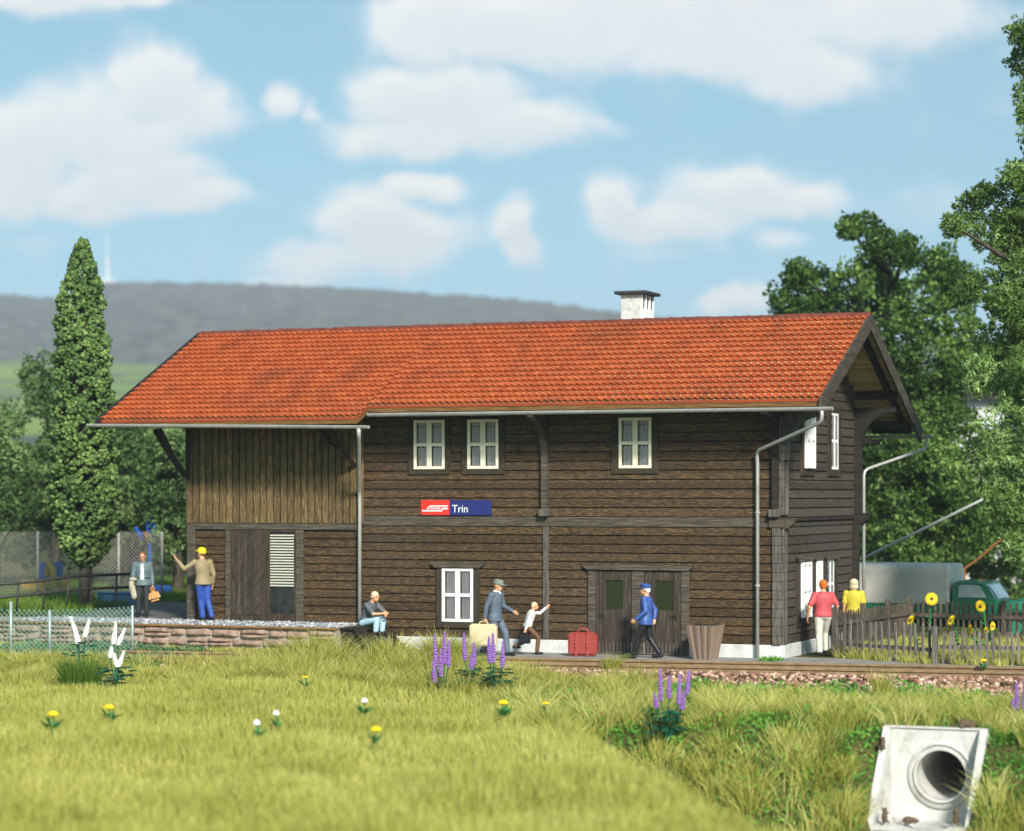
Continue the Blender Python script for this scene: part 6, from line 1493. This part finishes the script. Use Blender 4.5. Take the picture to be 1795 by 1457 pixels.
def scatter(n, x0, x1, y0, y1, cond):
    x = rng.uniform(x0, x1, n); y = rng.uniform(y0, y1, n); k = cond(x, y); return x[k], y[k]
# tall tufts between meadow and track; they hide the track on the left
x, y = scatter(1500, -22, 4, -9.2, -2.5, lambda x, y: (y < trk_y(x) - 1.35 - .25 * sst(-6.6, -4.8, x) * 5.2 + .35 * lf(x, y, 1.9)) & (cam_uvd(x, y)[0] > -200) & ((y - trk_y(x) > -6) | (x < 5)) & (x < -1.6 + .8 * lf(x, y, 1.1)))
tag(tufts('tall_grass', x, y, 95, rng.uniform(.16, .38, len(x)), rng.uniform(.32, .64, len(x)) * (1 + .15 * lf(x, y, 1.0)) * (1 + .30 * sst(-3.4, -2.2, y - trk_y(x)) * (1 - sst(-6.2, -5.0, x)) * sst(-11, -9.5, x)) * (1 - .3 * (1 - sst(-11, -9.5, x))), M['grass_tall'], spread=.7), kind='stuff')
# tufts on the ditch bank, thinner towards the ballast
x, y = scatter(1500, -4, 14, -16, -4.3, lambda x, y: (y < trk_y(x) - 2.2 - 2.3 * sst(-2.0, 0.2, x) + .3 * lf(x, y, 1.6)) & (edge_m(x, y) < .3) & ~in_culvert(x, y, .16) & (rng.random(len(x)) < np.interp(y - trk_y(x), [-11, -8.5, -6, -4, -2.2], [1, .95, .5, .2, .08]) * (1 + .9 * (1 - sst(-1, 1.5, x)))) & (lf(x, y, 1.4) > -.45))
k = ~((x > CUL['x0'] - .3) & (x < CUL['x1'] + .2) & (y < CUL['yb'] + .2) & (y > -17)); x, y = x[k], y[k]
tag(tufts('bank_grass', x, y, 85, rng.uniform(.15, .38, len(x)), rng.uniform(.32, .62, len(x)), M['grass_tall'], tmean=.55, spread=.7), kind='stuff')
x, y = scatter(700, -4, 14, -16, -4.0, lambda x, y: (y < trk_y(x) - 4) & (edge_m(x, y) < .2) & ~in_culvert(x, y, .16) & (lf(x, y, 1.4) < .15)); k = ~((x > CUL['x0'] - .3) & (x < CUL['x1'] + .2) & (y < CUL['yb'] + .2) & (y > -17)); x, y = x[k], y[k]
tag(tufts('green_bank_grass', x, y, 36, rng.uniform(.08, .2, len(x)), rng.uniform(.14, .30, len(x)), M['grass_green']), kind='stuff')
# leafy green mat on the bank and under the tufts
def cover(name, n, x0, x1, y0, y1, cond, mat, s=.040, zmax=.10):
    x = rng.uniform(x0, x1, n); y = rng.uniform(y0, y1, n); k = cond(x, y); x, y = x[k], y[k]; n = len(x)
    C = np.stack([x, y, ground_z(x, y) + rng.random(n) ** 1.5 * zmax * (1.1 + lf(x, y, 2.5))], 1); a = rng.normal(size=(n, 3)); a /= np.linalg.norm(a, axis=1)[:, None]; b_ = rng.normal(size=(n, 3)); b_ -= a * (a * b_).sum(1)[:, None]; b_ /= np.linalg.norm(b_, axis=1)[:, None]; ss = (rng.uniform(.6, 1.4, n) * s)[:, None]
    q = np.stack([C - a * ss, C + b_ * ss * .6, C + a * ss, C - b_ * ss * .6], 1).reshape(-1, 3); t = np.clip(rng.normal(.5, .2, n) + .25 * lf(x, y, 1.1), 0, 1)
    tag(link_mesh(name, np_mesh(name, q, np.arange(4 * n).reshape(n, 4), 4, mat, {'tint': np.repeat(t, 4)}), None), kind='stuff')
cover('ground_cover', 110000, -7, 13, -16, -4, lambda x, y: (y < trk_y(x) - 2.1 - .9 * sst(-2.0, 0.2, x) + .35 * lf(x, y, 2.2)) & (edge_m(x, y) < .3) & ~in_culvert(x, y, .02), M['cover'], zmax=.16)
cover('ground_cover', 26000, -22, -4, -9.5, -3, lambda x, y: (y < trk_y(x) - 1.2), M['cover'], zmax=.08)
cover('ground_cover', 9000, -19, -13.5, -6.5, -2.0, lambda x, y: (y < -2.5) & (y > trk_y(x) - 2.4), mat_leaf('bluish_ground_cover', (.04, .12, .045), (.12, .25, .11), (.24, .38, .2), transl=.2), zmax=.12)
# verge between the dock wall and the track, garden behind the pickets, yard at the back
x, y = scatter(320, -21, -10.9, -3.0, -1.9, lambda x, y: (y > trk_y(x) + 1.0)); tag(tufts('verge_grass', x, y, 22, rng.uniform(.05, .12, len(x)), rng.uniform(.06, .15, len(x)), M['grass_tall'], tmean=.45), kind='stuff')
gx = np.array([c0.x, f1.x, f2.x]); gy = np.array([c0.y, f1.y, f2.y])
x, y = scatter(950, .7, 9.5, -1.5, 7.5, lambda x, y: (y > np.interp(x, gx, gy) - .22) & (y < np.interp(x, [c0.x, c3.x + .3, c4.x], [c0.y + 1.2, c3.y, c4.y])) & (x > c0.x - .1 - (y - c0.y) * .05) & (y > trk_y(x) + 1.0))
tag(tufts('garden_grass', x, y, 34, rng.uniform(.08, .2, len(x)), rng.uniform(.18, .40, len(x)), M['grass_tall'], tmean=.55), kind='stuff')
x, y = scatter(2200, -34, -15.5, 1.5, 24, lambda x, y: (cam_uvd(x, y)[0] < 330) & (cam_uvd(x, y)[0] > -250) & (((y > 9.2) | (x < -19.7 - np.maximum(y, 0) * .3)))); tag(tufts('yard_grass', x, y, 24, rng.uniform(.1, .3, len(x)), rng.uniform(.15, .38, len(x)), M['grass_green'], w=(.010, .018), tmean=.6), kind='stuff')
x, y = scatter(4200, -2, 46, 8, 62, lambda x, y: (cam_uvd(x, y)[0] > 1500) & (rng.random(len(x)) < 1.1 - y / 80)); tag(tufts('pasture_grass', x, y, 22, rng.uniform(.2, .6, len(x)), rng.uniform(.2, .45, len(x)), M['grass_green'], w=(.016, .03), tmean=.6), kind='stuff')
x, y = scatter(900, 9.0, 24, -2.0, 8, lambda x, y: y > trk_y(x) + 1.2); tag(tufts('pasture_grass', x, y, 26, rng.uniform(.15, .4, len(x)), rng.uniform(.2, .4, len(x)), M['grass_tall'], w=(.010, .018)), kind='stuff')
# single tufts one can point to
def one(name, label, u, v, z, nb, rad, hgt, mat, spread=.5, cat='grass tuft', w=(.006, .011)):
    p = onz(u, v, z) if z is not None else at(u, v, 52.5); o = tufts(name, np.array([p.x]), np.array([p.y]), nb, np.array([rad]), np.array([hgt]), mat, spread, w); tag(o, label, cat, 'single tufts')
p_ = at(142, 1186, 53); one('grass_tuft', 'dark green grass tuft under the white lupin spikes by the wire fence', 140, 1186, None, 1000, .36, .86, M['grass_green'], .30)
one('grass_tuft', 'straw coloured grass tuft growing through the ballast in front of the rail', 1066, 1186, -.22, 170, .16, .52, M['grass_tall'], .5)
one('grass_tuft', 'tall pale grass tuft standing in front of the rail below the picket fence', 1546, 1228, -.36, 150, .16, .62, M['grass_tall'], .35)
one('weed', 'small bright green weed at the foot of the front downpipe', 1352, 1159, 0, 150, .24, .15, M['cover'], .8, 'weed', (.012, .022))
one('weed', 'small blue green weed in front of the left door leaf', 1099, 1155, 0, 60, .12, .15, M['leaf_cypress'], .8, 'weed', (.012, .022))

# ------------------------------------------------------------------ the air between here and the hills
HZ = MB(); HZ.box(-3600, 3600, -480, 3600, -3.8, 260); hm_ = bpy.data.materials.new('haze'); hm_.use_nodes = True; t_ = hm_.node_tree; t_.nodes.clear()
vo = t_.nodes.new('ShaderNodeVolumePrincipled'); vo.inputs['Color'].default_value = (.80, .86, .94, 1); vo.inputs['Density'].default_value = HAZE = .00028; vo.inputs['Anisotropy'].default_value = .0
ou = t_.nodes.new('ShaderNodeOutputMaterial'); t_.links.new(vo.outputs[0], ou.inputs['Volume'])
tag(HZ.build('haze', hm_), kind='stuff')
